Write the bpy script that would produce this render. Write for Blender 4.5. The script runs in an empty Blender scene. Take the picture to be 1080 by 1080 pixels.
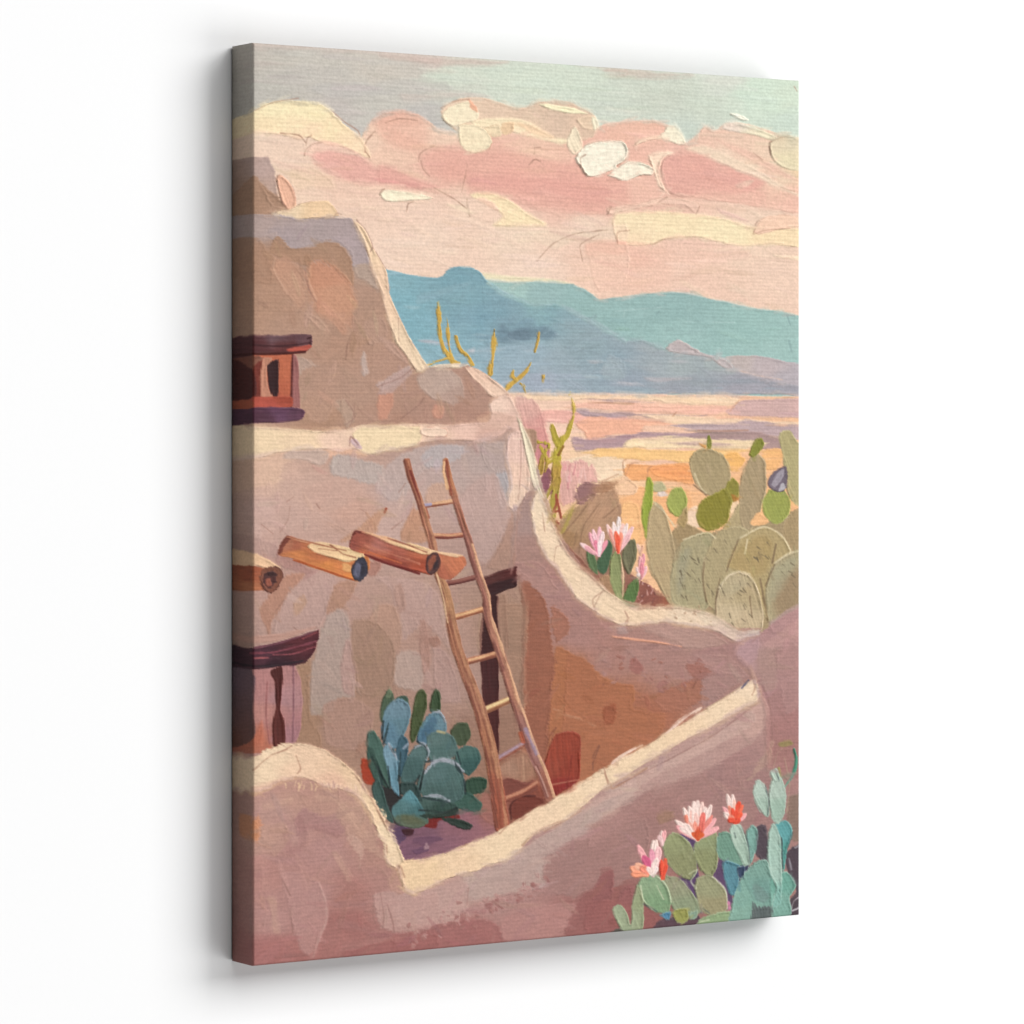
# A stretched canvas with a painted desert courtyard, hung on a white wall.
import bpy, math
import numpy as np

# ------------------------------------------------------------------ set-up
sc = bpy.context.scene
COL = sc.collection
rng = np.random.RandomState(11)
F = np.float32

HGT, WID = 0.6096, 0.4572          # 24 x 18 inch canvas
DEP = 0.0282                       # bar depth
GAP = 0.0015                       # air between the bars and the wall
YF = -(GAP + DEP)                  # front face
NL = 50                            # columns of picture that run on round the left side
NX, NY = 741 + NL, 1001            # paint film grid (vertices)

# canvas plane <-> layout units used for the drawing (homography of the four corners)
def homography(src, dst):
    A, b = [], []
    for (x, y), (u, v) in zip(src, dst):
        A.append([x, y, 1, 0, 0, 0, -u*x, -u*y]); b.append(u)
        A.append([0, 0, 0, x, y, 1, -v*x, -v*y]); b.append(v)
    h = np.linalg.solve(np.array(A, float), np.array(b, float))
    return np.append(h, 1).reshape(3, 3)
CORN = [(267, 45), (843, 85), (843, 965), (267, 1019)]
UV2P = homography([(0, 0), (1, 0), (1, 1), (0, 1)], CORN)
P2UV = np.linalg.inv(UV2P)
def apply_h(Hm, x, y):
    w = Hm[2, 0]*x + Hm[2, 1]*y + Hm[2, 2]
    return (Hm[0, 0]*x + Hm[0, 1]*y + Hm[0, 2])/w, (Hm[1, 0]*x + Hm[1, 1]*y + Hm[1, 2])/w
uu, vv = np.meshgrid((np.arange(NX) - NL)/(NX - NL - 1), np.linspace(0, 1, NY))
PX, PY = apply_h(UV2P, uu, vv)
PX = PX.astype(F); PY = PY.astype(F)

RGB = np.full((NY, NX, 3), 150, F)
HT = np.zeros((NY, NX), F)
ID = np.zeros((NY, NX), np.int16)
ELEMS = []                         # (name, label)
def elem(name, label=None):
    ELEMS.append((name, label)); return len(ELEMS) - 1

# ------------------------------------------------------------------ noise
LAT = rng.rand(256, 256).astype(F)
def noise(x, y):
    xi = np.floor(x).astype(np.int32); yi = np.floor(y).astype(np.int32)
    fx = x - xi; fy = y - yi
    fx = fx*fx*(3 - 2*fx); fy = fy*fy*(3 - 2*fy)
    x0 = xi & 255; x1 = (xi + 1) & 255; y0 = yi & 255; y1 = (yi + 1) & 255
    return (LAT[y0, x0]*(1-fx) + LAT[y0, x1]*fx)*(1-fy) + (LAT[y1, x0]*(1-fx) + LAT[y1, x1]*fx)*fy
def streak(x, y, ang, ln=26.0, wd=1.5, seed=0.0):
    c, s = math.cos(ang), math.sin(ang)
    a = x*c + y*s; b = -x*s + y*c
    b = b + 3.0*(noise(a/40 + seed, b/40) - .5)
    return .6*noise(a/ln + seed*7.1, b/wd + seed*3.3) + .4*noise(a/(ln*.45) + seed*1.7 + 9, b/(wd*2.4) + 40) - .5

# ------------------------------------------------------------------ drawing helpers
REG = dict(A=(180, 20), B=(400, 20), C=(640, 60), D=(230, 220), E=(400, 240), F=(620, 280), G=(230, 440),
           H=(420, 440), I=(600, 420), J=(230, 640), K=(420, 640), L=(600, 620), M=(200, 800), N=(420, 800),
           O=(620, 780))
KZ = 260/1080
def P(s):
    """'D 155,25 400,40 E 210,615' -> layout points; a letter names the region, X means plain layout units"""
    out, ox, oy, k = [], 0, 0, 1
    for t in s.split():
        if t == 'X': ox, oy, k = 0, 0, 1
        elif t in REG: (ox, oy), k = REG[t], KZ
        else:
            a, b = map(float, t.split(','))
            if (k == 1 and a <= 250): a = 205              # what touches the left border runs on round the side
            if (k != 1 and ox == 230 and a in (60, 80, 90, 100)): a = -70
            out.append((ox + a*k, oy + b*k))
    return np.array(out, float)
def spline(p, closed=True, n=4):
    m = len(p); out = []
    for i in range(m if closed else m - 1):
        if closed: a, b, c, d = p[(i-1) % m], p[i], p[(i+1) % m], p[(i+2) % m]
        else: a, b, c, d = p[max(i-1, 0)], p[i], p[i+1], p[min(i+2, m-1)]
        l1, l2 = np.hypot(*(b-a)[:2]) + 1e-6, np.hypot(*(c-b)[:2]) + 1e-6
        l3 = np.hypot(*(d-c)[:2]) + 1e-6
        t1 = (c - a)*l2/(l1 + l2); t2 = (d - b)*l2/(l2 + l3)
        for j in range(n):
            t = j/n
            out.append((2*t**3-3*t*t+1)*b + (t**3-2*t*t+t)*t1*.8 + (-2*t**3+3*t*t)*c + (t**3-t*t)*t2*.8)
    if not closed: out.append(p[-1])
    return np.array(out)
def window(p, mar):
    q = np.array([[p[:, 0].min()-mar, p[:, 1].min()-mar], [p[:, 0].max()+mar, p[:, 1].min()-mar],
                  [p[:, 0].max()+mar, p[:, 1].max()+mar], [p[:, 0].min()-mar, p[:, 1].max()+mar]])
    u, v = apply_h(P2UV, q[:, 0], q[:, 1])
    i0, i1 = int(max(0, math.floor(u.min()*(NX-NL-1)) + NL)), int(min(NX, math.ceil(u.max()*(NX-NL-1)) + NL + 1))
    j0, j1 = int(max(0, math.floor(v.min()*(NY-1)))), int(min(NY, math.ceil(v.max()*(NY-1)) + 1))
    return (slice(j0, j1), slice(i0, i1)) if i1 > i0 and j1 > j0 else None
def sd_raw(X, Y, p):
    d2 = np.full(X.shape, 1e12, F); ins = np.zeros(X.shape, bool)
    for (ax, ay), (bx, by) in zip(p.astype(F), np.roll(p, -1, 0).astype(F)):
        ex, ey = bx - ax, by - ay
        wx, wy = X - ax, Y - ay
        t = np.clip((wx*ex + wy*ey)/(ex*ex + ey*ey + F(1e-9)), 0, 1)
        np.minimum(d2, (wx - t*ex)**2 + (wy - t*ey)**2, out=d2)
        if ay != by:
            ins ^= ((ay > Y) != (by > Y)) & (X < (bx - ax)*(Y - ay)/(by - ay) + ax)
    return np.where(ins, -1, 1)*np.sqrt(d2)
def sd_poly(W, p):
    X, Y = PX[W], PY[W]
    if X.size < 40000: return sd_raw(X, Y, p)
    st = 4                          # coarse lattice, then bilinear: distances vary smoothly
    ji = np.unique(np.append(np.arange(0, X.shape[0], st), X.shape[0]-1))
    ii = np.unique(np.append(np.arange(0, X.shape[1], st), X.shape[1]-1))
    c = sd_raw(X[np.ix_(ji, ii)], Y[np.ix_(ji, ii)], p)
    jj = np.arange(X.shape[0]); iii = np.arange(X.shape[1])
    t = np.empty((len(ji), X.shape[1]), F)
    for r in range(len(ji)): t[r] = np.interp(iii, ii, c[r])
    k = np.clip(np.searchsorted(ji, jj, 'right') - 1, 0, len(ji) - 2)
    f = ((jj - ji[k])/(ji[k+1] - ji[k]))[:, None].astype(F)
    return t[k]*(1-f) + t[k+1]*f
def field(X, Y, col, power=3.0):
    """one colour, or scattered samples 'D 10,20 #..' blended by distance"""
    if not isinstance(col, list):
        return np.broadcast_to(np.array(col, F), X.shape + (3,)).copy()
    acc = np.zeros(X.shape + (3,), F); ws = np.zeros(X.shape, F)
    wob = 14*(noise(X/17, Y/11) - .5); wob2 = 10*(noise(X/21 + 50, Y/9) - .5)
    for (pt, c) in col:
        x, y = P(pt)[0]
        w = 1/(((X + wob - x)**2 + ((Y + wob2 - y)*1.35)**2)**(power/2) + 40)
        acc += w[..., None]*np.array(c, F); ws += w
    return acc/ws[..., None]
SEED = [0.0]
BRISTLE = .9
def lay(W, sd, e, col, ang, amp, rough, soft, thick, alpha, outl, only):
    X, Y = PX[W], PY[W]
    SEED[0] += 1.37; s = SEED[0]
    st = streak(X, Y, ang, 22, 1.15, s)
    n = (noise(X/11 + s, Y/11) - .5)*rough*1.1 + (noise(X/1.5 + s, Y/1.4 + s) - .5)*rough*.5 + st*rough*2.0
    sd = sd + n
    m = np.clip(.5 - sd/(soft*1.3), 0, 1)*alpha
    if only is not None: m = m*np.isin(ID[W], only)
    c = field(X, Y, col)
    c = c*(1 + amp*BRISTLE*st)[..., None]
    c = c + (noise(X/9 + s, Y/9)[..., None] - .5)*np.array([7, 4, 3], F)*min(1, amp*8)
    if outl:
        oc, ow, oa = outl
        br = np.clip(2.2*noise(X/7 + s*2, Y/7) - .5, 0, 1)
        o = np.clip(1.2 - np.abs(sd + ow*.5)/ow, 0, 1)*oa*br
        c = c*(1 - o[..., None]) + np.array(oc, F)*o[..., None]
    RGB[W] = RGB[W]*(1 - m[..., None]) + c*m[..., None]
    if thick:
        ridge = np.exp(-((sd + 1.3)/1.1)**2)
        HT[W] = HT[W]*(1 - m*.7) + m*(thick*(.45 + .42*st + .25*(noise(X/4 + s, Y/4) - .5) + 1.1*ridge*noise(X/12 + s, Y/12)))
    if e is not None: ID[W] = np.where(m > .5, e, ID[W])
def S(e, pts, col, ang=0.0, amp=.07, rough=1.0, soft=1.1, thick=.5, alpha=1.0, outl=None, only=None, sharp=False):
    p = P(pts) if isinstance(pts, str) else pts
    if not sharp: p = spline(p)
    W = window(p, 4)
    if W is None: return
    lay(W, sd_poly(W, p), e, col, ang, amp, rough, soft, thick, alpha, outl, only)
def T(e, pts, wid, col, amp=.08, rough=.5, soft=1.0, thick=.5, alpha=1.0, only=None, ang=None):
    """a brush line; wid = radius, or one radius per point"""
    p = P(pts) if isinstance(pts, str) else np.array(pts, float)
    w = np.full(len(p), wid, float) if np.isscalar(wid) else np.array(wid, float)
    q = np.column_stack([p, w])
    if len(p) > 2: q = spline(q, False)
    W = window(q[:, :2], q[:, 2].max() + 3)
    if W is None: return
    X, Y = PX[W], PY[W]
    sd = np.full(X.shape, 1e6, F)
    for a, b in zip(q[:-1], q[1:]):
        ex, ey = b[0]-a[0], b[1]-a[1]
        t = np.clip(((X-a[0])*ex + (Y-a[1])*ey)/(ex*ex + ey*ey + 1e-9), 0, 1)
        sd = np.minimum(sd, np.hypot(X - a[0] - t*ex, Y - a[1] - t*ey) - (a[2] + t*(b[2]-a[2])))
    if ang is None: ang = math.atan2(p[-1, 1]-p[0, 1], p[-1, 0]-p[0, 0])
    lay(W, sd.astype(F), e, col, ang, amp, rough, soft, thick, alpha, None, only)
def crack(pts, col=(150, 112, 96), w=.45, a=.75):
    T(None, pts, w, col, amp=.02, rough=.5, soft=1.2, thick=0, alpha=a)
def petal(e, base, tip, w, col, a=1.0):
    b, t = np.array(base, float), np.array(tip, float)
    t = t + (b - t)*.06
    T(e, [b, b*.5 + t*.5 + rng.uniform(-.8, .8, 2), b*.18 + t*.82, t], [w*.5, w*.9, w, w*.55], col, rough=.4, thick=.8, alpha=a)
def dabs(ids, box, n, ln, wd, ang, jit=7, alpha=.55, spread=.25):
    """loose strokes in the colour already there, a little lighter, darker, warmer or cooler"""
    x0, y0, x1, y1 = box
    for _ in range(n):
        x, y = rng.uniform(x0, x1), rng.uniform(y0, y1)
        u, v = apply_h(P2UV, x, y)
        i, j = int(u*(NX-NL-1)) + NL, int(v*(NY-1))
        if not (0 <= i < NX and 0 <= j < NY) or ID[j, i] not in ids: continue
        c = RGB[j, i] + rng.normal(0, jit) + rng.normal(0, jit*.35, 3)
        a = ang + rng.normal(0, spread); l = ln*rng.uniform(.5, 1.4)
        dx, dy = math.cos(a)*l/2, math.sin(a)*l/2
        w = wd*rng.uniform(.6, 1.4)
        T(None, [(x-dx, y-dy), (x, y + rng.uniform(-1, 1)), (x+dx, y+dy)], [w*.5, w, w*.4], tuple(c), rough=1.4, soft=1.6,
          thick=.5, alpha=alpha*rng.uniform(.5, 1), only=[ID[j, i]])

#PAINT-BEGIN
# ------------------------------------------------------------------ the picture
SKY = elem('painted_sky', 'pale grey green sky above pink clouds, streaked with broad brushwork')
CL_L = elem('painted_cloud', 'rounded cream cloud at the left edge above the roof')
CL_P = elem('painted_cloud', 'wide salmon pink cloud bank filling the lower sky')
CL_M = elem('painted_cloud', 'tan cloud top with thick cream dabs, highest in the middle of the sky')
CL_W = elem('painted_cloud', 'white cloud puff of thick paint right of the middle')
CL_R = elem('painted_cloud', 'salmon cloud with a cream crest at the right edge')
CL_C = elem('painted_cloud', 'long flat cream cloud band low at the right')
MT_T = elem('painted_mountain', 'long teal mesa behind the blue ridge')
MT_B = elem('painted_mountain', 'blue mountain with a small flat summit')
MT_L = elem('painted_mountain', 'low lavender slope at the right foot of the teal mesa')
PLAIN = elem('painted_plain', 'striped desert plain in cream, orange and lavender')
OCO1 = elem('painted_shrub', 'mustard yellow branching stems in front of the blue mountain')
OCO2 = elem('painted_shrub', 'tall olive yellow stem shrub behind the sloping wall')
PINKB = elem('painted_bush', 'loose dusty pink bush beside the sloping wall')
BROWNB = elem('painted_bush', 'rounded brown bush behind the pink flowers')
CACT = elem('painted_cactus', 'clump of khaki prickly pear pads with olive buds behind the wall')
FLPL = elem('painted_plant', 'dark green pads under the pink blossoms inside the curved wall')
FL1 = elem('painted_flower', 'light pink blossom with pointed petals at left')
FL2 = elem('painted_flower', 'pink blossom with an orange red heart, tallest above the curved wall')
FL3 = elem('painted_flower', 'small pale pink blossom low beside the khaki cactus')
ROCK = elem('painted_rock', 'small slate purple rock between the cactus pads')
TOWER = elem('painted_house', 'adobe house with a stepped tower and pinkish plaster walls')
RIMT = elem('painted_roof_edge', 'sunlit cream edge down the side of the tower')
LEDGE = elem('painted_ledge', 'sunlit cream parapet ledge across the house')
CWALL = elem('painted_garden_wall', 'curved courtyard wall in mauve and brown shade')
CRIM = elem('painted_wall_top', 'sunlit cream top of the curved courtyard wall')
WIN = elem('painted_window', 'small dark window with an orange frame under a heavy lintel')
BEAM1 = elem('painted_beam', 'short round roof beam cut by the left edge')
BEAM2 = elem('painted_beam', 'roof beam with a slate blue end and ochre side')
BEAM3 = elem('painted_beam', 'long red brown roof beam that crosses the ladder')
LINT = elem('painted_lintel', 'dark maroon timber lintel at the left edge')
POST = elem('painted_post', 'dark wooden post under the maroon lintel')
DOOR = elem('painted_doorway', 'narrow dark doorway with a timber lintel behind the ladder')
GROUND = elem('painted_ground', 'purple pink shaded courtyard ground')
POT = elem('painted_pot', 'tall rust red rounded pot beside the foot of the ladder')
LADDER = elem('painted_ladder', 'leaning wooden pole ladder with eight rungs')
AGAVE = elem('painted_cactus', 'blue green prickly pear cactus in the courtyard beside the ladder')
RWALL = elem('painted_garden_wall', 'mauve wall rising at the right edge')
FWALL = elem('painted_garden_wall', 'front courtyard wall in dusty mauve with a round shoulder')
FRIM = elem('painted_wall_top', 'sunlit cream top of the front wall with its round shoulder')
FC_S = elem('painted_cactus', 'sage green prickly pear in the lower right corner')
FC_T = elem('painted_cactus', 'mint and turquoise prickly pear at the lower right edge')
FF1 = elem('painted_flower', 'pink and red blossom, leftmost over the sage cactus')
FF2 = elem('painted_flower', 'large white pink blossom with many petals over the sage cactus')
FF3 = elem('painted_flower', 'small red orange blossom beside the mint pads')

# ---- sky
S(SKY, 'X 230,20 900,20 900,200 230,200', [('X 275,60', (178, 172, 164)), ('X 330,85', (180, 175, 168)), ('X 300,100', (174, 170, 163)),
  ('X 350,110', (180, 173, 168)), ('X 400,75', (186, 179, 170)), ('X 400,105', (184, 180, 172)), ('X 450,62', (188, 178, 170)), ('X 470,80', (190, 194, 182)),
  ('X 540,90', (193, 200, 187)), ('X 600,90', (193, 201, 188)), ('X 640,100', (190, 196, 184)), ('X 700,105', (187, 192, 180)), ('X 740,110', (189, 196, 183)),
  ('X 760,85', (196, 200, 190)), ('X 800,100', (192, 206, 191)), ('X 835,95', (196, 206, 188)), ('X 835,130', (190, 202, 190)), ('X 440,120', (178, 174, 170)), ('X 720,135', (186, 194, 184))],
  sharp=True, amp=.05, thick=.35)
for pts, c in [('A 360,100 500,110 700,125 1080,150 1080,165 800,150 600,135 360,125', (186, 170, 162)),
               ('B 0,150 250,170 560,185 520,200 380,205 240,200 0,170', (190, 170, 161)),
               ('B 960,215 1080,220 1080,245 1000,238', (190, 170, 160)), ('C 0,50 200,65 380,78 260,92 100,88 0,80', (188, 170, 160)),
               ('B 180,250 300,215 560,205 800,215 1000,240 1000,290 700,300 400,290 260,280', (194, 202, 188)),
               ('A 380,180 560,160 760,190 700,215 500,210', (184, 179, 170)), ('A 600,300 800,280 1000,310 900,340 700,345', (176, 172, 168)),
               ('B 0,280 200,260 330,300 200,330 0,330', (182, 178, 172)), ('B 100,330 330,320 480,340 320,345 100,360', (188, 176, 168)),
               ('C 430,90 560,85 620,100 600,120 470,115', (198, 200, 190)), ('C 610,95 843,110 900,200 620,180', (194, 207, 192)),
               ('C 0,225 100,230 190,243 100,248 0,240', (206, 205, 192))]:
    S(None, pts, c, alpha=.6, soft=4, rough=2.5, amp=.05, thick=.4)
dabs([SKY], (267, 45, 843, 150), 170, 44, 2.4, .07, 5, .5, .06)

# ---- clouds
S(CL_P, 'X 230,140 A 358,480 X 330,140 X 380,150 A 850,490 880,440 940,410 1020,400 1080,410 B 100,405 170,415 220,455 265,490 330,500 X 600,140 B 955,475 990,460 1080,450 '
  'C 120,280 200,278 250,295 300,312 345,382 400,335 430,300 470,325 520,295 600,292 700,322 780,347 900,375 X 900,360 X 230,360',
  [('X 280,150', (240, 206, 188)), ('X 300,180', (238, 203, 184)), ('X 340,150', (240, 205, 186)), ('X 350,190', (238, 196, 178)), ('X 320,200', (240, 204, 184)),
   ('X 390,150', (240, 200, 180)), ('X 430,130', (236, 184, 166)), ('X 412,122', (234, 178, 162)), ('X 400,165', (240, 196, 176)), ('X 470,140', (240, 202, 182)),
   ('X 430,150', (238, 186, 168)), ('X 520,160', (236, 180, 164)), ('X 560,160', (238, 190, 170)), ('X 480,180', (233, 172, 158)), ('X 540,190', (234, 170, 158)),
   ('X 600,190', (234, 170, 158)), ('X 620,215', (234, 176, 162)), ('X 430,222', (240, 203, 186)), ('X 500,220', (240, 205, 186)), ('X 450,250', (240, 206, 189)),
   ('X 540,250', (240, 208, 189)), ('X 620,240', (240, 206, 188)), ('X 660,270', (240, 188, 170)), ('X 640,295', (242, 200, 182)), ('X 700,290', (240, 198, 181)),
   ('X 720,270', (240, 196, 178)), ('X 820,285', (240, 202, 184)), ('X 560,290', (242, 208, 192)), ('X 700,135', (240, 186, 168)), ('X 670,195', (239, 186, 170)),
   ('X 650,180', (238, 180, 164)), ('X 720,150', (238, 186, 172)), ('X 760,150', (240, 202, 184)), ('X 820,180', (238, 196, 180)), ('X 350,240', (240, 204, 186)),
   ('X 400,270', (242, 207, 190)), ('X 790,250', (240, 206, 186))], sharp=True, amp=.04, thick=.45)
S(None, 'A 620,600 700,560 800,570 860,625 900,650 990,690 1080,735 980,730 860,720 750,700 660,650', (231, 166, 158), alpha=.8, soft=7, rough=2, ang=.35)
S(None, 'A 860,600 940,560 1080,600 1080,640 1000,650 900,640', (240, 196, 176), alpha=.6, soft=5, ang=.2)
S(None, 'A 900,440 1000,430 1080,460 B 60,470 200,560 60,560 A 1000,560 920,520', (236, 180, 162), alpha=.75, soft=6, ang=.35)
S(None, 'B 0,640 60,650 170,700 260,740 120,740 40,720 0,720', (232, 166, 156), alpha=.8, soft=5, ang=.25)
S(None, 'B 180,600 260,560 420,580 640,590 800,640 900,680 1080,700 1080,830 900,850 700,820 560,760 400,760 380,690 220,690', (233, 170, 157), alpha=.7, soft=7, ang=.05, rough=2)
S(None, 'B 390,690 600,690 850,710 1000,740 1000,800 760,780 560,740 400,740', (231, 164, 154), alpha=.6, soft=5, ang=.04, rough=2)
S(None, 'B 500,490 700,480 830,560 840,620 700,600 560,570', (240, 194, 174), alpha=.6, soft=6, ang=.1)
S(CL_L, 'X 250,124 A 358,405 400,375 470,358 560,358 640,365 690,395 740,440 790,490 830,520 858,550 872,605 800,585 740,560 660,545 600,520 560,530 480,508 358,500 X 250,140',
  [('A 450,400', (241, 226, 190)), ('A 600,400', (240, 224, 188)), ('A 400,470', (240, 218, 184)), ('A 700,480', (241, 219, 184)), ('A 820,560', (241, 213, 184)), ('A 600,500', (241, 214, 184))], amp=.06, thick=.9, rough=1.3)
S(None, 'A 358,495 480,505 580,525 590,600 520,640 450,640 358,610', (240, 205, 187), alpha=.7, soft=5)
S(None, 'A 590,590 620,545 690,535 780,565 850,610 720,580 640,575', (240, 196, 180), alpha=.9, soft=2)
S(None, 'A 520,660 600,640 700,700 720,740 600,740 540,760', (238, 201, 176), alpha=.7, soft=4)
for p in ['A 585,597 590,575 620,550 660,542', 'A 592,555 600,520 615,510', 'A 850,585 850,555 862,528 895,492', 'A 852,580 870,605', 'A 370,400 450,365 560,348',
          'A 700,400 760,450 820,490 828,515', 'A 915,770 925,750 935,745', 'A 1035,835 1040,810 1060,800', 'A 480,500 560,510 590,540', 'A 940,455 1000,437 1080,445']:
    crack(p)
S(CL_M, 'B 268,405 300,372 370,347 450,345 540,370 600,388 650,385 700,362 800,358 880,383 940,420 958,470 930,520 830,540 740,515 640,490 540,500 440,500 340,490 300,460',
  [('B 350,380', (232, 204, 182)), ('B 500,400', (220, 194, 174)), ('B 600,420', (218, 192, 172)), ('B 760,440', (213, 187, 168)), ('B 850,430', (216, 188, 168)), ('B 560,480', (232, 208, 180))], thick=.7, ang=.1)
S(CL_M, 'B 400,450 480,436 600,438 680,468 740,512 840,535 800,548 700,528 600,500 520,480 420,472', (240, 222, 192), thick=.9, ang=.2, soft=2)
S(CL_M, 'B 270,425 300,388 390,360 428,400 432,440 380,455 320,472 285,450', (238, 224, 198), thick=1.2, outl=((176, 130, 108), .7, .6))
S(CL_M, 'B 390,350 420,380 430,410 400,390', (226, 160, 134), thick=.6, alpha=.7)
S(CL_M, 'B 345,470 400,463 470,488 496,540 462,577 400,587 355,550', (236, 220, 192), thick=1.2, outl=((186, 150, 124), .6, .6))
S(CL_M, 'B 458,480 520,463 532,510 490,515', (232, 212, 182), thick=1, outl=((186, 150, 124), .6, .5))
S(CL_M, 'B 535,460 590,455 580,500 540,505', (226, 196, 164), thick=1)
S(CL_M, 'B 600,450 700,480 760,520 660,505', (236, 206, 176), thick=.6, soft=3)
S(CL_M, 'B 688,372 760,376 860,393 912,416 830,412 740,393', (242, 232, 200), thick=1.2, ang=.2)
S(CL_M, 'B 862,440 940,423 955,470 930,490 885,475', (226, 200, 176), thick=1)
S(CL_M, 'B 928,430 950,440 960,470 940,488', (240, 230, 206), thick=1.2)
S(CL_W, 'B 820,520 855,473 885,520 892,562 850,595 820,560', (236, 220, 196), thick=1.2, outl=((180, 150, 130), .6, .6), ang=1.2)
S(CL_W, 'B 858,612 890,560 960,535 1060,533 C 72,372 92,402 85,442 40,477 B 1040,652 960,687 910,688 880,652', (241, 232, 216), thick=1.4, outl=((176, 152, 132), .7, .7), ang=-.2)
S(CL_W, 'C 0,520 40,490 90,458 150,463 205,490 195,515 140,520 90,542 30,532', (240, 229, 212), thick=1.4, outl=((170, 146, 128), .7, .6), ang=-.2)
S(CL_R, 'C 345,382 400,335 430,300 470,325 520,292 600,290 700,320 780,345 900,375 900,680 700,660 560,640 420,625 300,605 262,575 235,500 250,442 300,420',
  [('C 430,340', (239, 194, 176)), ('C 560,380', (240, 200, 180)), ('C 700,440', (240, 204, 182)), ('C 520,430', (240, 206, 186)), ('C 640,480', (242, 210, 188)), ('C 760,540', (241, 206, 182)),
   ('C 320,470', (234, 176, 164)), ('C 430,500', (232, 168, 157)), ('C 560,520', (232, 170, 158)), ('C 640,560', (234, 174, 160)), ('C 400,590', (236, 182, 166)), ('C 600,600', (237, 184, 168)),
   ('C 780,600', (238, 188, 170)), ('C 800,640', (239, 186, 170)), ('C 830,500', (238, 204, 170))], ang=.3, thick=.6, amp=.08)
S(None, 'C 235,492 250,442 330,430 430,430 520,462 620,503 700,545 620,590 450,600 300,605 260,570', (232, 168, 157), alpha=.75, soft=4, ang=.3)
S(None, 'C 340,400 430,388 540,440 640,480 760,560 900,630 760,580 660,530 560,492 440,440', (242, 212, 190), alpha=.9, soft=3, ang=.45)
S(None, 'C 480,360 640,420 800,520 900,560 760,520 600,440', (236, 184, 168), alpha=.6, soft=3, ang=.5)
S(None, 'C 560,560 640,540 620,565 580,575', (238, 196, 178), alpha=.8, soft=2)
S(CL_R, 'C 712,375 780,343 900,385 900,500 760,483 720,440', [('C 740,380', (232, 208, 180)), ('C 800,380', (222, 204, 178)), ('C 800,460', (232, 212, 180))], thick=.9, outl=((180, 150, 130), .7, .6))
S(CL_R, 'C 498,312 530,288 620,300 740,350 720,366 640,340 540,325', [('C 530,310', (234, 210, 198)), ('C 680,340', (240, 224, 196))], thick=1.1, ang=.3)
S(None, 'C 540,250 580,252 618,276 600,280 570,268', (230, 228, 212), thick=1.3)
S(CL_W, 'C 115,390 150,360 230,340 270,303 305,312 348,385 300,382 240,362 170,368', [('C 150,375', (240, 212, 190)), ('C 300,340', (241, 231, 210))], thick=1.3, outl=((190, 160, 140), .6, .5))
S(None, 'C 100,290 200,282 240,300 200,320 100,360 0,360 0,300', (240, 186, 166), alpha=.6, soft=4)
S(CL_W, 'C 180,432 260,408 300,420 250,442 228,500 242,560 272,602 230,572 205,512', (240, 212, 192), thick=1.1, soft=1.8)
S(CL_P, 'C 0,662 140,640 262,613 405,640 395,690 340,655 230,648 100,672 0,690', (240, 196, 178), thick=.8, soft=2, outl=((190, 140, 124), .6, .5))
S(CL_C, 'C 22,720 45,688 200,678 400,690 470,700 540,712 640,745 900,760 900,835 720,820 600,830 480,812 400,790 320,790 250,800 200,820 50,820 30,770',
  [('C 100,740', (239, 218, 186)), ('C 300,720', (238, 218, 184)), ('C 500,770', (240, 222, 188)), ('C 750,800', (238, 214, 180)), ('C 100,800', (240, 214, 184))], thick=.9, ang=.05, outl=((196, 160, 136), .6, .45))
S(CL_C, 'C 642,765 680,708 800,695 900,738 760,755 660,778', (238, 202, 180), thick=.9, outl=((176, 136, 118), .6, .6))
S(None, 'C 480,660 560,690 620,720 560,710 500,690', (234, 190, 180), alpha=.8, soft=2)
S(CL_C, 'C 730,868 900,880 900,893 780,886', (242, 218, 192), thick=.8, soft=2)
S(None, 'C 0,830 140,830 270,840 270,1000 0,1010', (240, 188, 170), alpha=.45, soft=8)
S(None, 'C 270,810 600,830 620,880 400,900 270,880', (240, 194, 178), alpha=.6, soft=5)
S(CL_M, 'B 4,772 20,752 140,760 235,785 120,796 30,797', (242, 232, 208), thick=1.3, outl=((170, 130, 112), .6, .5))
S(CL_C, 'B 400,772 500,763 580,800 650,850 735,903 600,907 500,902 540,862 480,820', (240, 218, 184), thick=.9, soft=2.5, ang=.4)
S(None, 'B 388,805 450,780 520,830 500,890 400,862', (240, 202, 184), alpha=.85, soft=2)
S(None, 'E 905,70 1080,62 1080,230 960,280 915,130', (242, 196, 178), alpha=.8, soft=1.6)
S(None, 'E 905,70 1080,62 1080,110 910,120', (240, 184, 166), alpha=.6, soft=3)
S(None, 'B 640,920 900,930 1080,900 1080,970 880,960 760,1010', (240, 210, 188), alpha=.6, soft=3)
for p in ['B 170,625 180,588 240,555', 'B 182,622 190,655 218,688', 'B 383,790 384,830 396,866', 'B 360,760 375,690 385,640', 'B 690,1060 760,985 860,940 1000,925', 'B 655,640 680,615 705,625',
          'B 678,590 680,565 705,562', 'B 118,845 125,812 150,798', 'B 1000,850 1010,820', 'B 1020,900 1030,870', 'B 880,650 880,610 900,595', 'B 490,545 480,572', 'C 235,500 245,455 270,435',
          'C 235,500 250,560 280,600 380,610', 'C 220,640 262,615', 'C 715,430 712,375 790,345', 'C 640,775 655,725 685,705', 'C 645,775 690,760 800,752', 'C 0,540 60,540', 'C 40,480 90,440 95,400',
          'C 390,688 405,655', 'C 45,820 45,770 100,760', 'C 200,820 250,798 360,790', 'C 760,572 820,590', 'B 270,390 330,360 390,352', 'B 650,390 670,362', 'C 0,690 20,655', 'C 820,130 832,150',
          'C 640,420 680,450', 'B 240,740 330,790 380,830', 'B 960,945 880,990 890,1060']:
    crack(p, w=.42, a=.6)
SK = [SKY, CL_L, CL_P, CL_M, CL_W, CL_R, CL_C]
dabs([CL_P, CL_R], (267, 120, 843, 345), 460, 34, 2.2, .12, 8, .45, .18)
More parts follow.
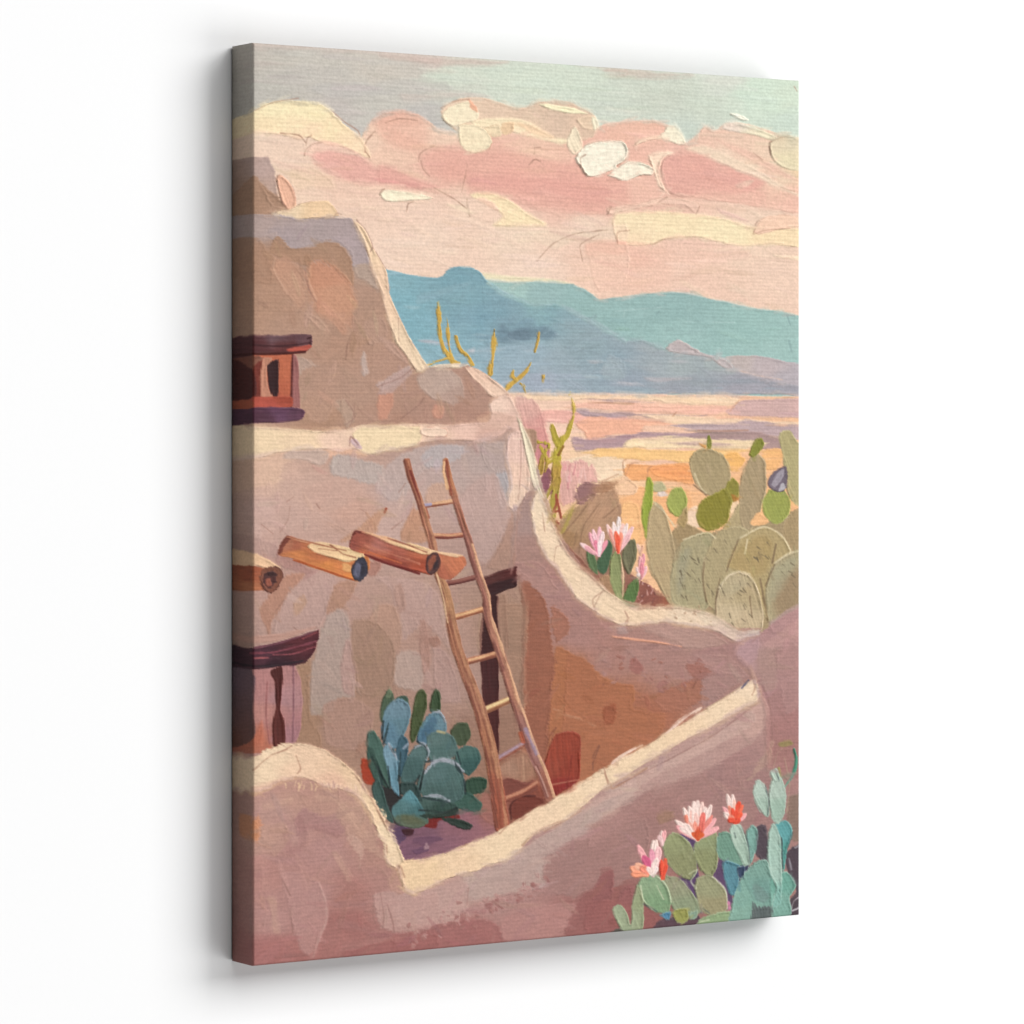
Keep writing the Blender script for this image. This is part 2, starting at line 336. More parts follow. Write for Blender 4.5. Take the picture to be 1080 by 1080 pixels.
dabs([CL_L, CL_C, CL_M], (267, 100, 843, 290), 90, 16, 1.6, .1, 5, .5, .2)

# ---- far land
S(MT_T, 'E 440,195 460,222 560,237 700,235 780,240 850,250 900,270 960,316 1080,303 F 150,140 260,125 370,114 450,125 560,150 750,190 850,203 900,212 980,245 X 860,420 X 520,420',
  [('E 600,260', (150, 194, 184)), ('E 700,300', (140, 184, 180)), ('E 900,330', (136, 184, 178)), ('F 200,200', (136, 184, 178)), ('F 400,200', (134, 182, 176)), ('F 400,300', (142, 190, 182)), ('F 700,250', (140, 190, 180)), ('F 850,380', (146, 194, 184))], sharp=True, amp=.06)
S(MT_L, 'F 600,402 660,392 740,394 850,415 980,455 980,580 850,560 700,540 600,470', [('F 660,420', (194, 178, 172)), ('F 800,440', (190, 174, 174)), ('F 880,480', (180, 170, 174))], thick=.6)
S(MT_B, 'E 20,180 35,185 150,210 250,222 280,212 300,178 350,170 400,172 440,190 480,240 560,290 680,347 770,335 850,370 950,420 1080,500 F 60,270 160,330 240,323 340,365 390,325 500,385 600,402 640,455 780,500 980,540 '
  'X 860,416 X 540,416 X 390,416 X 395,290', [('E 100,260', (124, 172, 186)), ('E 80,320', (122, 174, 190)), ('E 150,420', (122, 172, 188)), ('E 350,210', (116, 162, 178)), ('E 350,300', (122, 164, 178)), ('E 420,400', (118, 160, 178)), ('E 600,420', (120, 154, 170)),
   ('E 700,380', (128, 168, 178)), ('E 300,520', (132, 174, 190)), ('E 600,560', (146, 172, 188)), ('E 800,600', (148, 168, 180)), ('E 900,500', (140, 164, 174)), ('E 700,680', (156, 168, 186)), ('F 100,450', (138, 162, 176)),
   ('F 300,420', (156, 168, 176)), ('F 420,440', (158, 170, 174)), ('F 400,540', (152, 158, 170)), ('F 150,520', (148, 160, 176)), ('F 700,530', (160, 158, 170)), ('F 880,545', (158, 156, 168))], sharp=True, amp=.09, thick=.6)
for _ in range(46):
    x, y = rng.uniform(455, 800), rng.uniform(352, 413); l = rng.uniform(6, 34)
    T(None, [(x, y), (x + l*.5, y + rng.uniform(-1, 1)), (x + l, y + rng.uniform(-.6, 1.6))], [.4, rng.uniform(.7, 1.7), .3], [(170, 184, 192), (184, 182, 190), (150, 176, 190), (196, 186, 190), (140, 158, 172)][rng.randint(5)],
      rough=1.5, soft=1.6, alpha=rng.uniform(.3, .65), only=[MT_B])
S(None, 'E 470,235 560,283 680,342 770,332 700,352 600,325 510,285', (152, 186, 194), alpha=.7, soft=2)
S(None, 'E 800,340 950,415 1080,490 1080,510 960,440 850,385', (160, 184, 190), alpha=.7, soft=2)
S(None, 'E 505,480 540,425 570,455 640,438 690,440 720,430 780,470 740,486 640,490 540,502', (104, 132, 150), alpha=.8, soft=4, amp=.15)
S(None, 'E 560,470 600,448 650,445 655,490 580,492', (98, 122, 140), alpha=.6, soft=2)
for pts, c in [('E 170,492 300,505 310,512 200,504', (196, 182, 192)), ('E 360,540 420,532 550,530 520,545 400,548', (164, 184, 196)), ('E 390,540 415,530 410,546', (220, 200, 204)),
               ('E 540,520 740,515 700,530 580,530', (150, 174, 190)), ('E 560,600 760,590 740,606 600,608', (154, 176, 194)), ('E 640,640 860,640 900,660 700,656', (160, 172, 190)),
               ('E 970,640 1010,560 1080,600 1080,650', (160, 174, 184)), ('F 60,450 110,410 160,495 70,500', (156, 172, 180)), ('F 250,495 300,488 420,488 460,495 380,505 280,508', (186, 174, 178)),
               ('F 0,530 200,535 300,555 100,555', (150, 172, 186)), ('E 160,340 170,300 300,260 420,235 300,290 220,320', (132, 170, 184)), ('E 100,340 180,350 150,360', (150, 186, 196)),
               ('F 460,500 560,495 700,500 800,510 600,520', (142, 152, 164)), ('F 515,400 610,415 640,470 520,450', (166, 178, 178))]:
    S(None, pts, c, alpha=.6, soft=2.2, rough=1.5, amp=.1)
S(MT_L, 'F 335,368 390,323 440,345 510,388 600,410 640,458 600,450 520,402 440,392', (190, 176, 174), thick=.8, outl=((220, 196, 184), .7, .7))
crack('E 470,235 520,280 600,318', (150, 190, 196)); crack('F 640,455 740,482 850,500', (226, 190, 172), .7)
for p in ['F 0,225 60,270 160,335', 'F 120,200 320,183', 'F 300,215 312,200', 'F 870,215 885,260', 'F 880,330 890,375', 'F 155,225 160,200', 'F 420,245 640,250']:
    crack(p, (166, 204, 198) if 'F 1' in p or 'F 4' in p else (108, 150, 152), .45, .6)
crack('E 460,215 560,238 700,234 850,250', (120, 160, 162), .5, .7)
crack('F 0,118 50,150 200,134 370,112', (126, 160, 156), .5, .6); crack('F 380,112 560,148 760,190', (236, 206, 186), .8, .7)
S(None, 'E 455,200 600,215 720,222 850,245 780,243 700,236 560,238 470,228', (238, 222, 190), alpha=.9, soft=2)
dabs([MT_T, MT_B], (405, 285, 843, 416), 260, 26, 1.7, .03, 5, .5, .25)

S(PLAIN, 'X 520,414 X 640,414.5 X 860,418 X 860,660 X 560,660', [('X 560,440', (238, 202, 180)), ('X 640,430', (238, 198, 176)), ('X 700,470', (234, 190, 164)), ('X 640,500', (240, 205, 168)), ('X 700,540', (240, 186, 138)), ('X 820,530', (238, 184, 136)), ('X 640,560', (238, 190, 150))], sharp=True, amp=.08)
for pts, c in [
  ('E 560,726 800,728 1080,735 F 300,575 620,575 665,590 600,617 300,595 0,585 E 800,760 600,745', (242, 210, 178)),
  ('F 0,598 300,612 600,620 560,650 300,642 0,632 E 880,800 E 800,790', (238, 188, 166)),
  ('E 700,800 840,800 1080,820 1080,850 860,855 720,850', (232, 178, 164)),
  ('F 600,640 640,615 680,590 800,585 980,583 980,665 760,660 620,655', (206, 172, 166)),
  ('F 0,585 150,598 300,602 200,590', (196, 166, 160)),
  ('F 0,640 160,642 350,655 520,655 400,664 250,662 120,665 0,660', (178, 152, 150)),
  ('E 850,795 960,805 1080,820 1080,835 900,822', (180, 156, 158)),
  ('F 0,668 250,672 380,690 260,735 120,740 0,765 E 900,900 860,860', (238, 180, 152)),
  ('F 240,655 440,660 640,672 800,680 980,692 640,697 380,697', (241, 208, 178)),
  ('F 360,702 640,690 690,674 780,685 840,702 980,710 980,765 700,742 480,728', (188, 164, 164)),
  ('F 250,700 360,705 480,722 300,730 240,740', (238, 196, 170)),
  ('F 480,727 680,722 850,757 870,805 700,795 560,785 420,765 440,745', (170, 142, 138)),
  ('F 0,765 120,750 250,732 480,735 420,750 200,762 150,797 0,808 E 860,980 840,920', (180, 150, 152)),
  ('F 150,793 200,757 420,750 600,760 800,775 720,800 440,803', (241, 214, 176)),
  ('F 330,775 480,768 620,785 480,790', (206, 176, 162)),
  ('E 890,985 1000,965 F 100,798 440,808 620,800 760,812 660,820 440,862 240,848 0,838 E 960,1000', (242, 196, 136)),
  ('F 0,840 150,850 160,905 60,952 0,950 H 880,280 790,260 710,200 760,180 880,160', (240, 212, 182)),
  ('F 590,830 640,815 690,850 660,900 610,890', (240, 184, 114)),
  ('F 160,895 185,868 250,872 300,878 440,872 460,960 380,945 260,940 170,945', (236, 170, 116)),
  ('F 270,885 440,880 450,940 300,930', (238, 164, 108)),
  ('I 190,400 230,380 330,390 420,400 520,400 540,520 420,560 310,640 230,620 220,460', (240, 182, 132)),
  ('I 230,460 300,465 320,600 280,640 230,600', (242, 188, 134)),
  ('I 200,370 240,340 300,390 280,420 200,420', (238, 196, 160)),
  ('I 380,420 400,400 430,425 400,432', (226, 206, 196)), ('I 350,380 400,370 430,400 380,410', (184, 176, 136)),
  ('I 500,520 560,470 580,560 530,570', (240, 208, 178)), ('I 690,440 740,450 735,520 700,510', (240, 206, 170)),
  ('I 850,235 940,225 920,300 860,310', (240, 184, 126)), ('I 960,440 1060,380 1060,465 975,465', (242, 186, 126)), ('I 880,540 960,520 950,570 900,570', (236, 210, 186))]:
    S(None, pts, c, rough=1.8, soft=1.6, amp=.1, thick=.6, ang=.02, outl=(tuple(int(v*.86) for v in c), .7, .35))
for p in ['F 260,930 262,890 280,880', 'F 155,905 152,860 165,850', 'F 165,920 185,870 220,865', 'F 0,950 60,945 130,915', 'F 480,722 600,724 700,722', 'F 370,660 385,640', 'F 620,640 660,592', 'F 0,600 200,605']:
    crack(p, (176, 128, 100), .5, .7)
dabs([PLAIN], (545, 414, 843, 560), 220, 34, 1.2, .03, 8, .55, .05)

# ---- shrubs and cacti behind the curved wall
S(PINKB, 'E 590,745 640,740 690,765 715,810 730,880 745,960 740,1010 690,1080 H 700,330 640,340 600,180', [('E 650,800', (214, 168, 156)), ('E 700,900', (212, 150, 142)), ('E 690,1000', (196, 132, 132)), ('E 620,760', (220, 178, 164)), ('H 640,300', (150, 96, 98))], ang=1.4, amp=.16, rough=2)
S(PINKB, 'H 700,330 705,200 760,195 800,190 850,220 865,280 790,290 760,370 715,380', [('H 800,230', (226, 176, 164)), ('H 730,300', (216, 168, 156))], ang=1.4, amp=.14, rough=3)
for _ in range(34):
    x, y = rng.uniform(575, 625), rng.uniform(480, 520)
    T(PINKB, [(x, y), (x + rng.uniform(-3, 3), y - rng.uniform(5, 14))], [1.2, .5], [(226, 160, 160), (232, 190, 180), (204, 140, 140)][rng.randint(3)], only=[PINKB], alpha=.7)
S(PINKB, 'E 635,885 685,885 690,960 670,1000 650,940', (170, 134, 112), rough=1)
S(PINKB, 'H 620,290 650,220 670,240 655,330 625,330', (140, 88, 96), rough=1.5)
S(BROWNB, 'H 690,510 700,470 760,410 850,350 900,325 945,320 970,370 980,440 985,560 1000,640 1040,700 I 470,905 380,920 270,890 180,860 60,750 H 760,600',
  [('H 760,480', (172, 138, 106)), ('H 900,380', (180, 142, 114)), ('H 900,480', (178, 140, 112)), ('H 730,520', (158, 122, 88)), ('H 800,620', (164, 124, 104)), ('H 860,700', (150, 108, 92)), ('I 340,760', (130, 84, 74)), ('I 350,850', (138, 84, 72)), ('I 430,880', (150, 92, 70)), ('I 120,800', (160, 124, 98))], ang=2.1, amp=.14, rough=1.5)
S(BROWNB, 'H 775,365 785,310 820,285 880,290 960,275 965,300 920,320 850,340 800,385', [('H 800,320', (148, 108, 106)), ('H 930,300', (168, 126, 96))], rough=2.5)
for p in ['H 715,520 800,420 830,380', 'H 790,600 810,480 880,380', 'H 900,440 960,390', 'H 770,560 780,500', 'I 20,470 60,440 110,420', 'H 850,700 800,600']:
    crack(p, (132, 100, 78), .6, .7)
S(BROWNB, 'H 705,545 740,560 800,620 870,690 900,750 960,800 1000,830 940,820 860,750 780,660', (142, 94, 78), soft=2, rough=2, ang=.9)
S(BROWNB, 'H 710,510 740,430 770,380 760,430 730,500', (170, 150, 78), alpha=.8, soft=2)

OC = (200, 162, 78)
for pts, w in [('E 255,328 262,400 265,480 290,540 320,588', [1, 2.2, 2.2, 2.6, 3]), ('E 295,395 302,450 306,520 322,585', [.4, 1.5, 1.8, 2.4]), ('E 335,475 352,530 385,560 408,600', [1, 1.8, 1.8, 2]),
               ('E 503,448 500,500 496,560 485,640', [1, 2.4, 2, 2.8]), ('E 696,462 690,510 680,542', [1.4, 1.7, 1]), ('E 662,592 640,632 600,665 550,712', [1, 1.8, 2.4, 2.6]), ('E 588,625 580,650 600,668', [.8, 1.6, 2]),
               ('E 618,682 632,695 640,722', [1.2, 1.4, .6]), ('E 716,650 712,690', [1.3, .5]), ('E 210,602 260,585 300,573 345,595', [1.2, 1.4, 1.8, 2])]:
    T(OCO1, pts, w, OC, rough=1.6, amp=.2, thick=.9)
OG = (182, 162, 66)
for pts, w in [('E 836,718 848,790 840,870 810,925 790,960 772,1080', [.8, 1.8, 2.2, 2.6, 3.4, 4.5]), ('E 756,865 768,930 790,970', [1, 2, 2.6]), ('E 695,940 740,950 715,1010 700,1070', [1, 2, 2.2, 3]), ('H 765,0 745,65 715,105 695,170 688,300 680,430', [2, 2.2, 3, 4, 4.4, 4]),
               ('H 676,38 690,95 705,110', [1.2, 1.8, 2]), ('H 618,130 650,190 640,240', [1, 2.2, 1]), ('H 640,390 660,320 690,280', [1.4, 2.4, 3]), ('H 650,200 690,180', [2, 2.6]), ('H 720,440 770,380', [1.5, 1])]:
    T(OCO2, pts, w, [('E 836,720', (196, 170, 84)), ('H 690,150', (182, 164, 64)), ('H 680,400', (170, 150, 70)), ('H 640,240', (176, 142, 70))], rough=2, amp=.22, thick=.9)
for pts in ['H 655,450 690,385 690,340', 'H 695,360 712,440', 'H 670,420 700,410']:
    T(OCO2, pts, 1.2, (156, 80, 58), thick=.5)
T(OCO2, 'H 720,130 700,165', 1.8, (140, 104, 44)); S(OCO2, 'H 668,470 690,450 705,470 685,490', (140, 66, 48))

S(CACT, 'I 345,720 470,570 600,600 760,540 1060,560 L 1060,240 830,260 740,240 650,200 560,170 I 470,915 420,860', (164, 144, 110), ang=1.2, rough=2)
for pts, c in [('I 318,480 332,400 338,350 352,343 368,380 364,460 362,560 352,630 330,605', (146, 158, 64)),
               ('I 950,340 920,170 935,142 965,143 1000,190 1060,210 1060,500 965,440', (176, 164, 120)),
               ('I 935,560 970,500 1060,470 1060,680 950,665', (166, 144, 108)),
               ('I 335,640 345,520 362,466 385,455 420,500 452,590 466,680 470,790 478,915 430,890 385,800 350,710', (180, 158, 122)),
               ('I 455,580 500,545 560,570 600,600 560,650 470,645', (162, 138, 102)),
               ('I 425,455 450,405 485,388 512,412 515,470 480,522 440,500', (158, 164, 88)),
               ('I 480,520 515,470 520,520 500,570 470,545', (166, 142, 98)),
               ('I 640,620 680,560 720,500 745,460 790,470 800,580 760,620', (176, 158, 120)),
               ('I 523,285 545,238 590,220 650,232 690,270 708,330 700,380 640,430 600,422 550,370', (168, 150, 114)),
               ('I 556,510 580,450 640,415 690,395 712,430 705,490 690,542 620,582 570,562', (136, 128, 52)),
               ('I 680,400 715,350 746,382 742,440 712,455', (140, 132, 60)),
               ('I 745,460 752,340 790,262 830,243 860,290 862,390 845,475 800,570 755,570', (168, 148, 116)),
               ('I 845,455 880,402 940,400 967,450 960,512 910,552 860,525', (154, 158, 84)),
               ('I 452,720 500,620 600,588 645,615 620,760 610,920 520,925 450,890', (168, 156, 122)),
               ('I 585,720 640,602 720,560 790,585 760,700 690,850 630,925 592,880', (172, 156, 120)),
               ('I 690,735 750,612 850,563 930,600 972,675 910,760 880,980 830,900 790,780 720,750', (176, 156, 114)),
               ('I 858,830 900,722 960,682 1060,655 1060,950 900,1010 870,960', (168, 154, 122))]:
    ll = tuple(min(245, v + 34) for v in c)
    S(CACT, pts, c, ang=1.2, amp=.055, thick=.8, outl=(ll, .9, .55))
S(None, 'I 440,600 490,640 480,700 455,720', (160, 140, 108), alpha=.6, soft=2)
S(None, 'I 700,735 760,640 850,600 890,640 860,760 800,780', (170, 146, 100), alpha=.7, soft=4, ang=1.2)
S(None, 'I 890,860 940,780 1060,740 1060,860 920,960', (150, 124, 96), alpha=.7, soft=7, ang=1)
S(None, 'I 470,740 500,660 530,660 500,800 480,860', (158, 152, 128), alpha=.6, soft=5)
S(None, 'I 870,900 930,840 1000,700 900,740', (168, 164, 136), alpha=.5, soft=5)
S(CACT, 'I 636,915 655,830 690,780 740,758 790,775 830,850 850,950 845,1015 760,1040 680,1040 642,975', [('I 700,820', (184, 168, 136)), ('I 780,860', (182, 162, 126)), ('I 700,980', (200, 180, 148)), ('I 760,1010', (196, 174, 142))], ang=1.3, amp=.1, thick=1, outl=((226, 206, 176), 1.2, .9))
for pts, c in [('I 605,222 603,190 613,163 624,190 618,222', (124, 128, 48)), ('I 787,245 812,188 840,174 852,200 832,236 800,257', (134, 134, 56)), ('I 566,196 600,205 598,222 575,212', (212, 156, 96))]:
    S(CACT, pts, c, thick=.9, ang=1.3, amp=.15)
S(None, 'I 710,420 740,440 720,455', (176, 110, 50), alpha=.7, soft=1.5)
S(None, 'I 790,545 830,500 875,540 812,562', (240, 186, 134), alpha=.95)
for p in ['I 660,790 640,900 645,980', 'I 740,620 700,720 690,760', 'I 835,790 850,870 870,980', 'I 900,725 860,820', 'I 545,380 600,425', 'I 590,720 585,800 600,890', 'I 905,640 890,720', 'I 790,870 800,960']:
    crack(p, (120, 98, 74), .7, .8)
for p in ['I 655,830 690,780 740,757 790,770', 'I 750,612 850,563 930,600 970,670', 'I 500,620 600,588 640,612', 'I 900,722 960,680 1010,668', 'I 550,330 575,390 600,415', 'I 370,455 420,505 460,560', 'I 780,620 770,680']:
    crack(p, (222, 206, 172), .7, .8)
for _ in range(60):
    q = [(480, 880, 575, 640), (600, 860, 680, 620), (660, 1000, 800, 800), (880, 900, 1000, 700), (760, 720, 880, 620)][rng.randint(5)]
    x, y = rng.uniform(q[0], q[2]), rng.uniform(q[3], q[1]); a = rng.uniform(.5, 1.4)
    x, y = 600 + x*KZ, 420 + y*KZ
    T(None, [(x, y), (x + 5*math.cos(a), y + 5*math.sin(a))], [.6, .25], (104, 92, 72), soft=1, thick=.4, alpha=.75, only=[CACT])
S(ROCK, 'I 868,372 895,322 950,297 953,390 920,412 880,395', (112, 100, 110), outl=((84, 66, 64), .8, .7), thick=.8)
S(ROCK, 'I 885,375 910,330 942,308 930,360 900,390', (158, 148, 156), ang=-.8)
S(ROCK, 'I 918,405 935,372 948,395', (182, 176, 180))
dabs([CACT], (685, 450, 843, 665), 120, 12, 1.5, 1.2, 6, .5, .4)
dabs([BROWNB, PINKB], (575, 500, 700, 640), 70, 12, 1.3, 1.6, 8, .5, .5)

for pts, c in [('H 880,705 920,690 945,785 910,780', (164, 128, 98)), ('H 820,592 843,580 865,625 872,690 842,668', (92, 112, 76)), ('H 868,665 880,600 912,538 937,560 932,620 902,692', (66, 92, 66)),
               ('H 988,580 1020,538 1042,560 1032,650 1002,682 980,640', (116, 110, 80)), ('H 920,690 932,605 965,590 985,690 980,800 955,790', (138, 144, 98)), ('H 982,803 1010,732 1046,708 1052,760 1030,815', (90, 114, 66)),
               ('I 228,690 255,630 285,618 292,680 262,770 240,740', (112, 108, 82)), ('I 225,700 240,780 232,870', (206, 168, 140))]:
    S(FLPL, pts, c, ang=1.3, amp=.14, thick=.9, outl=(tuple(min(255, int(v*1.35)) for v in c), .7, .5))
for _ in range(40):
    x, y = rng.uniform(672, 692), rng.uniform(585, 636)
    T(BROWNB, [(x, y), (x + rng.uniform(-4, 5), y + rng.uniform(-7, 2))], [.8, .3], [(176, 120, 110), (112, 66, 62), (206, 160, 150)][rng.randint(3)], only=[BROWNB])
b = P('H 878,605')[0]
for t, c in [('795,552', (240, 206, 204)), ('815,565', (232, 170, 176)), ('835,505', (234, 168, 178)), ('850,490', (240, 196, 200)), ('880,478', (238, 184, 190)), ('895,500', (242, 214, 212)), ('912,540', (230, 152, 164)), ('860,540', (222, 130, 150)), ('880,540', (244, 222, 220))]:
    petal(FL1, b, P('H ' + t)[0], 2.6, c)
b = P('H 962,592')[0]
for t, c in [('912,468', (242, 204, 196)), ('925,490', (236, 164, 150)), ('940,455', (244, 222, 216)), ('965,432', (243, 228, 224)), ('985,462', (240, 196, 184)), ('1003,462', (244, 220, 214)), ('1028,478', (242, 200, 200)), ('1015,510', (238, 186, 186)),
             ('950,500', (236, 116, 88)), ('975,505', (240, 150, 124)), ('960,520', (230, 96, 70))]:
    petal(FL2, b, P('H ' + t)[0], 2.7, c)
b = P('I 315,790')[0]
for t, c in [('295,740', (240, 206, 200)), ('310,690', (236, 178, 176)), ('325,680', (230, 160, 166)), ('338,735', (238, 190, 190)), ('300,770', (244, 222, 214)), ('318,720', (222, 140, 150))]:
    petal(FL3, b, P('I ' + t)[0], 2.2, c)
petal(FL3, P('I 310,680')[0], P('I 300,640')[0], 1.8, (236, 196, 176)); petal(FL3, P('I 312,690')[0], P('I 322,645')[0], 1.4, (226, 176, 150))

# ---- the house
S(TOWER, 'X 240,163 A 400,605 425,600 440,640 455,660 475,800 480,840 560,870 700,862 D 520,38 580,45 602,70 640,155 665,235 705,320 725,400 755,490 790,580 840,660 880,700 E 200,615 240,605 300,600 380,602 430,622 500,670 560,720 600,790 635,880 660,930 690,1040 '
  'H 650,360 690,480 700,600 620,700 X 600,640 X 600,900 X 240,900',
  [('A 420,640', (194, 172, 164)), ('A 450,740', (196, 172, 160)), ('A 380,780', (172, 140, 118)), ('A 430,830', (172, 140, 116)), ('D 200,60', (180, 164, 160)), ('D 480,90', (180, 164, 160)),
   ('D 200,250', (178, 142, 118)), ('D 200,400', (184, 150, 128)), ('D 400,560', (186, 154, 134)), ('D 550,600', (184, 150, 130)), ('D 700,520', (184, 152, 132)), ('D 760,640', (188, 154, 136)), ('D 500,750', (184, 152, 134)), ('D 600,800', (186, 154, 136)),
   ('D 850,820', (184, 150, 132)), ('D 450,930', (180, 146, 124)), ('D 800,920', (180, 144, 126)), ('E 420,720', (184, 150, 134)), ('E 380,830', (180, 144, 128)), ('E 200,800', (180, 146, 130)),
   ('G 200,250', (222, 190, 170)), ('G 300,300', (208, 178, 164)), ('G 300,420', (206, 176, 164)), ('G 500,340', (208, 176, 162)), ('G 600,420', (208, 172, 156)), ('G 780,330', (200, 176, 168)), ('G 750,500', (206, 178, 168)), ('G 200,400', (212, 182, 172)),
   ('H 200,250', (194, 174, 168)), ('H 380,200', (190, 172, 166)), ('H 350,400', (196, 170, 162)), ('H 350,560', (192, 162, 152)), ('H 460,600', (182, 150, 136)), ('H 530,520', (180, 152, 142)),
   ('G 300,850', (210, 176, 164)), ('G 400,800', (212, 178, 168)), ('G 250,700', (204, 168, 156)), ('J 650,250', (194, 158, 136)), ('J 370,450', (192, 154, 128)), ('J 550,500', (200, 162, 142)), ('J 800,150', (208, 172, 156)), ('J 950,100', (208, 172, 158)),
   ('J 1000,300', (206, 172, 160)), ('H 500,850', (190, 156, 136)), ('K 500,100', (188, 154, 134)), ('K 500,560', (184, 144, 124)), ('K 620,700', (176, 132, 108))], sharp=True, amp=.07, thick=.5)
S(TOWER, 'A 160,790 270,722 362,688 400,720 520,838 440,852 160,862', (174, 142, 120), rough=1.5)
S(None, 'A 160,800 270,730 362,690 410,740 432,790 450,815 520,838 440,852 300,862', [('A 400,800', (174, 142, 120)), ('A 480,830', (186, 154, 132))], rough=1.5)
S(TOWER, 'A 460,702 478,680 520,718 550,790 540,826 512,838 482,795', (240, 194, 168), thick=1, outl=((150, 110, 100), .8, .7), ang=1.2)
S(RIMT, 'A 440,852 520,832 580,806 680,795 722,830 735,862 700,868 560,874 450,866', [('A 500,850', (238, 212, 172)), ('A 640,830', (240, 206, 162))], thick=1, outl=((160, 124, 104), .6, .5))
S(None, 'D 90,25 400,42 520,40 580,47 602,75 640,155 662,245 590,257 580,200 530,152 460,142 400,162 340,182 290,172 250,132 90,112', [('D 200,70', (184, 166, 160)), ('D 400,90', (180, 166, 164)), ('D 600,150', (180, 166, 166)), ('D 300,140', (178, 164, 164))], rough=2, amp=.06)
S(None, 'D 228,185 262,125 320,172 400,167 480,142 540,160 585,230 592,345 510,262 440,227 380,250 330,232 260,212', (176, 142, 118), rough=2, alpha=.9)
S(None, 'D 90,120 180,140 235,250 240,330 180,330 90,260', (176, 142, 120), rough=2, alpha=.8, soft=2)
S(None, 'D 243,222 300,212 350,262 380,330 372,440 330,422 270,335 240,262', [('D 280,250', (202, 160, 136)), ('D 330,380', (202, 162, 138))], rough=4, soft=6, alpha=.8, ang=.9)
S(None, 'D 400,240 450,223 512,262 572,300 597,380 592,470 572,530 520,522 440,462 400,382 385,302', [('D 460,280', (206, 152, 124)), ('D 530,400', (208, 160, 132)), ('D 540,500', (202, 158, 134))], rough=4, soft=5, alpha=.85, ang=.9)
S(None, 'D 590,255 660,245 705,362 660,330 610,300', (186, 166, 152), soft=3, rough=2)
S(None, 'D 372,455 440,480 490,545 440,530 390,480', (196, 162, 142), soft=2.5)
for pts, c in [('D 690,775 760,732 845,688 800,752 740,792', (200, 178, 172)), ('D 700,812 770,800 742,922 703,922', (208, 156, 134)), ('D 622,660 640,625 656,718 634,728', (200, 182, 174)), ('D 350,650 440,690 380,702 352,740', (192, 168, 154)),
               ('D 500,852 560,832 600,920 562,962 540,900', (190, 164, 146)), ('E 240,772 282,790 272,832 238,826', (206, 154, 136)), ('D 940,880 985,865 980,905 950,915', (208, 160, 138)), ('D 640,500 720,480 740,560 660,600', (188, 156, 138)),
               ('D 700,560 770,590 830,680 760,640', (192, 160, 144)), ('D 580,540 620,560 560,660', (180, 146, 126)), ('D 380,830 500,840 480,930 400,930', (190, 156, 136)), ('E 40,650 150,620 60,720 0,730', (192, 166, 158))]:
    S(None, pts, c, soft=2, rough=1.6, alpha=.85, ang=.9)
S(TOWER, 'D 868,742 920,700 1000,698 1062,740 1075,830 1020,858 940,832 880,792', [('D 900,740', (192, 172, 160)), ('D 1000,760', (200, 180, 168)), ('D 1040,830', (190, 166, 154))], ang=1.1, thick=.5, soft=2.5, rough=2, alpha=.85)
S(RIMT, 'D 592,55 640,88 675,158 692,195 732,262 746,335 762,402 802,492 850,588 900,662 922,697 870,712 822,642 780,590 748,505 718,400 688,300 650,190 620,120',
  [('D 640,130', (241, 210, 170)), ('D 730,350', (240, 206, 170)), ('D 850,640', (241, 214, 176))], ang=1.1, thick=1, outl=((170, 130, 120), .6, .7))
S(RIMT, 'E 220,608 300,597 400,598 360,614 280,613', (240, 218, 184), thick=.9)
S(RIMT, 'E 375,612 430,620 500,668 560,720 545,735 490,745 440,690 400,655', [('E 420,640', (236, 200, 170)), ('E 520,710', (240, 206, 176))], ang=.7, thick=1, outl=((180, 136, 114), .7, .6))
for p in ['D 605,50 645,92 675,160 665,190', 'D 690,190 735,265', 'D 788,480 790,580', 'D 505,40 520,20 540,25', 'D 380,270 400,360 430,410', 'D 350,455 380,410', 'D 560,660 565,600 590,560', 'D 560,840 600,910 560,945', 'D 700,780 800,740 850,700',
          'D 800,920 880,860 900,830', 'D 575,960 590,920 600,850']:
    crack(p, (150, 116, 104), .5, .6)
T(None, 'D 385,290 430,400', .7, (224, 184, 160), alpha=.7, soft=1.5); T(None, 'D 250,215 240,260 300,370', .6, (216, 180, 156), alpha=.6, soft=1.5)
# ledge
S(LEDGE, 'X 240,448 D 155,952 300,962 450,972 560,968 620,950 E 0,868 140,858 300,862 400,855 470,850 490,820 480,770 540,735 575,745 620,840 625,900 560,880 540,905 470,935 300,930 180,945 H 80,125 0,142 G 720,152 640,158 600,142 520,152 470,142 300,148 155,182 X 240,484',
  [('G 200,90', (241, 214, 172)), ('G 400,100', (242, 212, 172)), ('G 520,110', (241, 206, 176)), ('G 700,100', (242, 216, 174)), ('G 900,60', (240, 206, 174)), ('H 150,60', (238, 202, 172)), ('H 300,60', (234, 196, 172)), ('H 400,90', (216, 178, 158)), ('E 520,790', (240, 208, 182)), ('E 560,850', (226, 188, 166)), ('E 470,880', (212, 172, 150))], amp=.06, thick=1, ang=.03, outl=((196, 156, 132), .6, .4))
S(LEDGE, 'G 585,75 640,45 880,40 890,95 860,122 720,152 640,158 610,120', (243, 218, 174), thick=1, outl=((206, 160, 130), .6, .5))
S(LEDGE, 'G 882,55 910,45 1000,48 1000,85 920,88 888,75', (242, 212, 182), thick=1, outl=((196, 140, 118), .7, .8))
S(None, 'G 420,160 500,140 600,140 650,170 560,158 490,175', (238, 196, 170), alpha=.8, soft=2)
S(None, 'G 580,100 600,95 630,140 600,135', (206, 176, 172), alpha=.9); crack('G 575,125 580,85 610,120', (150, 112, 100), .5, .8)
S(None, 'G 100,190 300,160 430,160 300,195 250,290 100,330', (226, 194, 172), alpha=.75, soft=3, rough=2.5)
S(None, 'G 280,180 330,145 480,150 470,200 440,215 380,190', (206, 184, 172), alpha=.9, soft=2, rough=1.5)
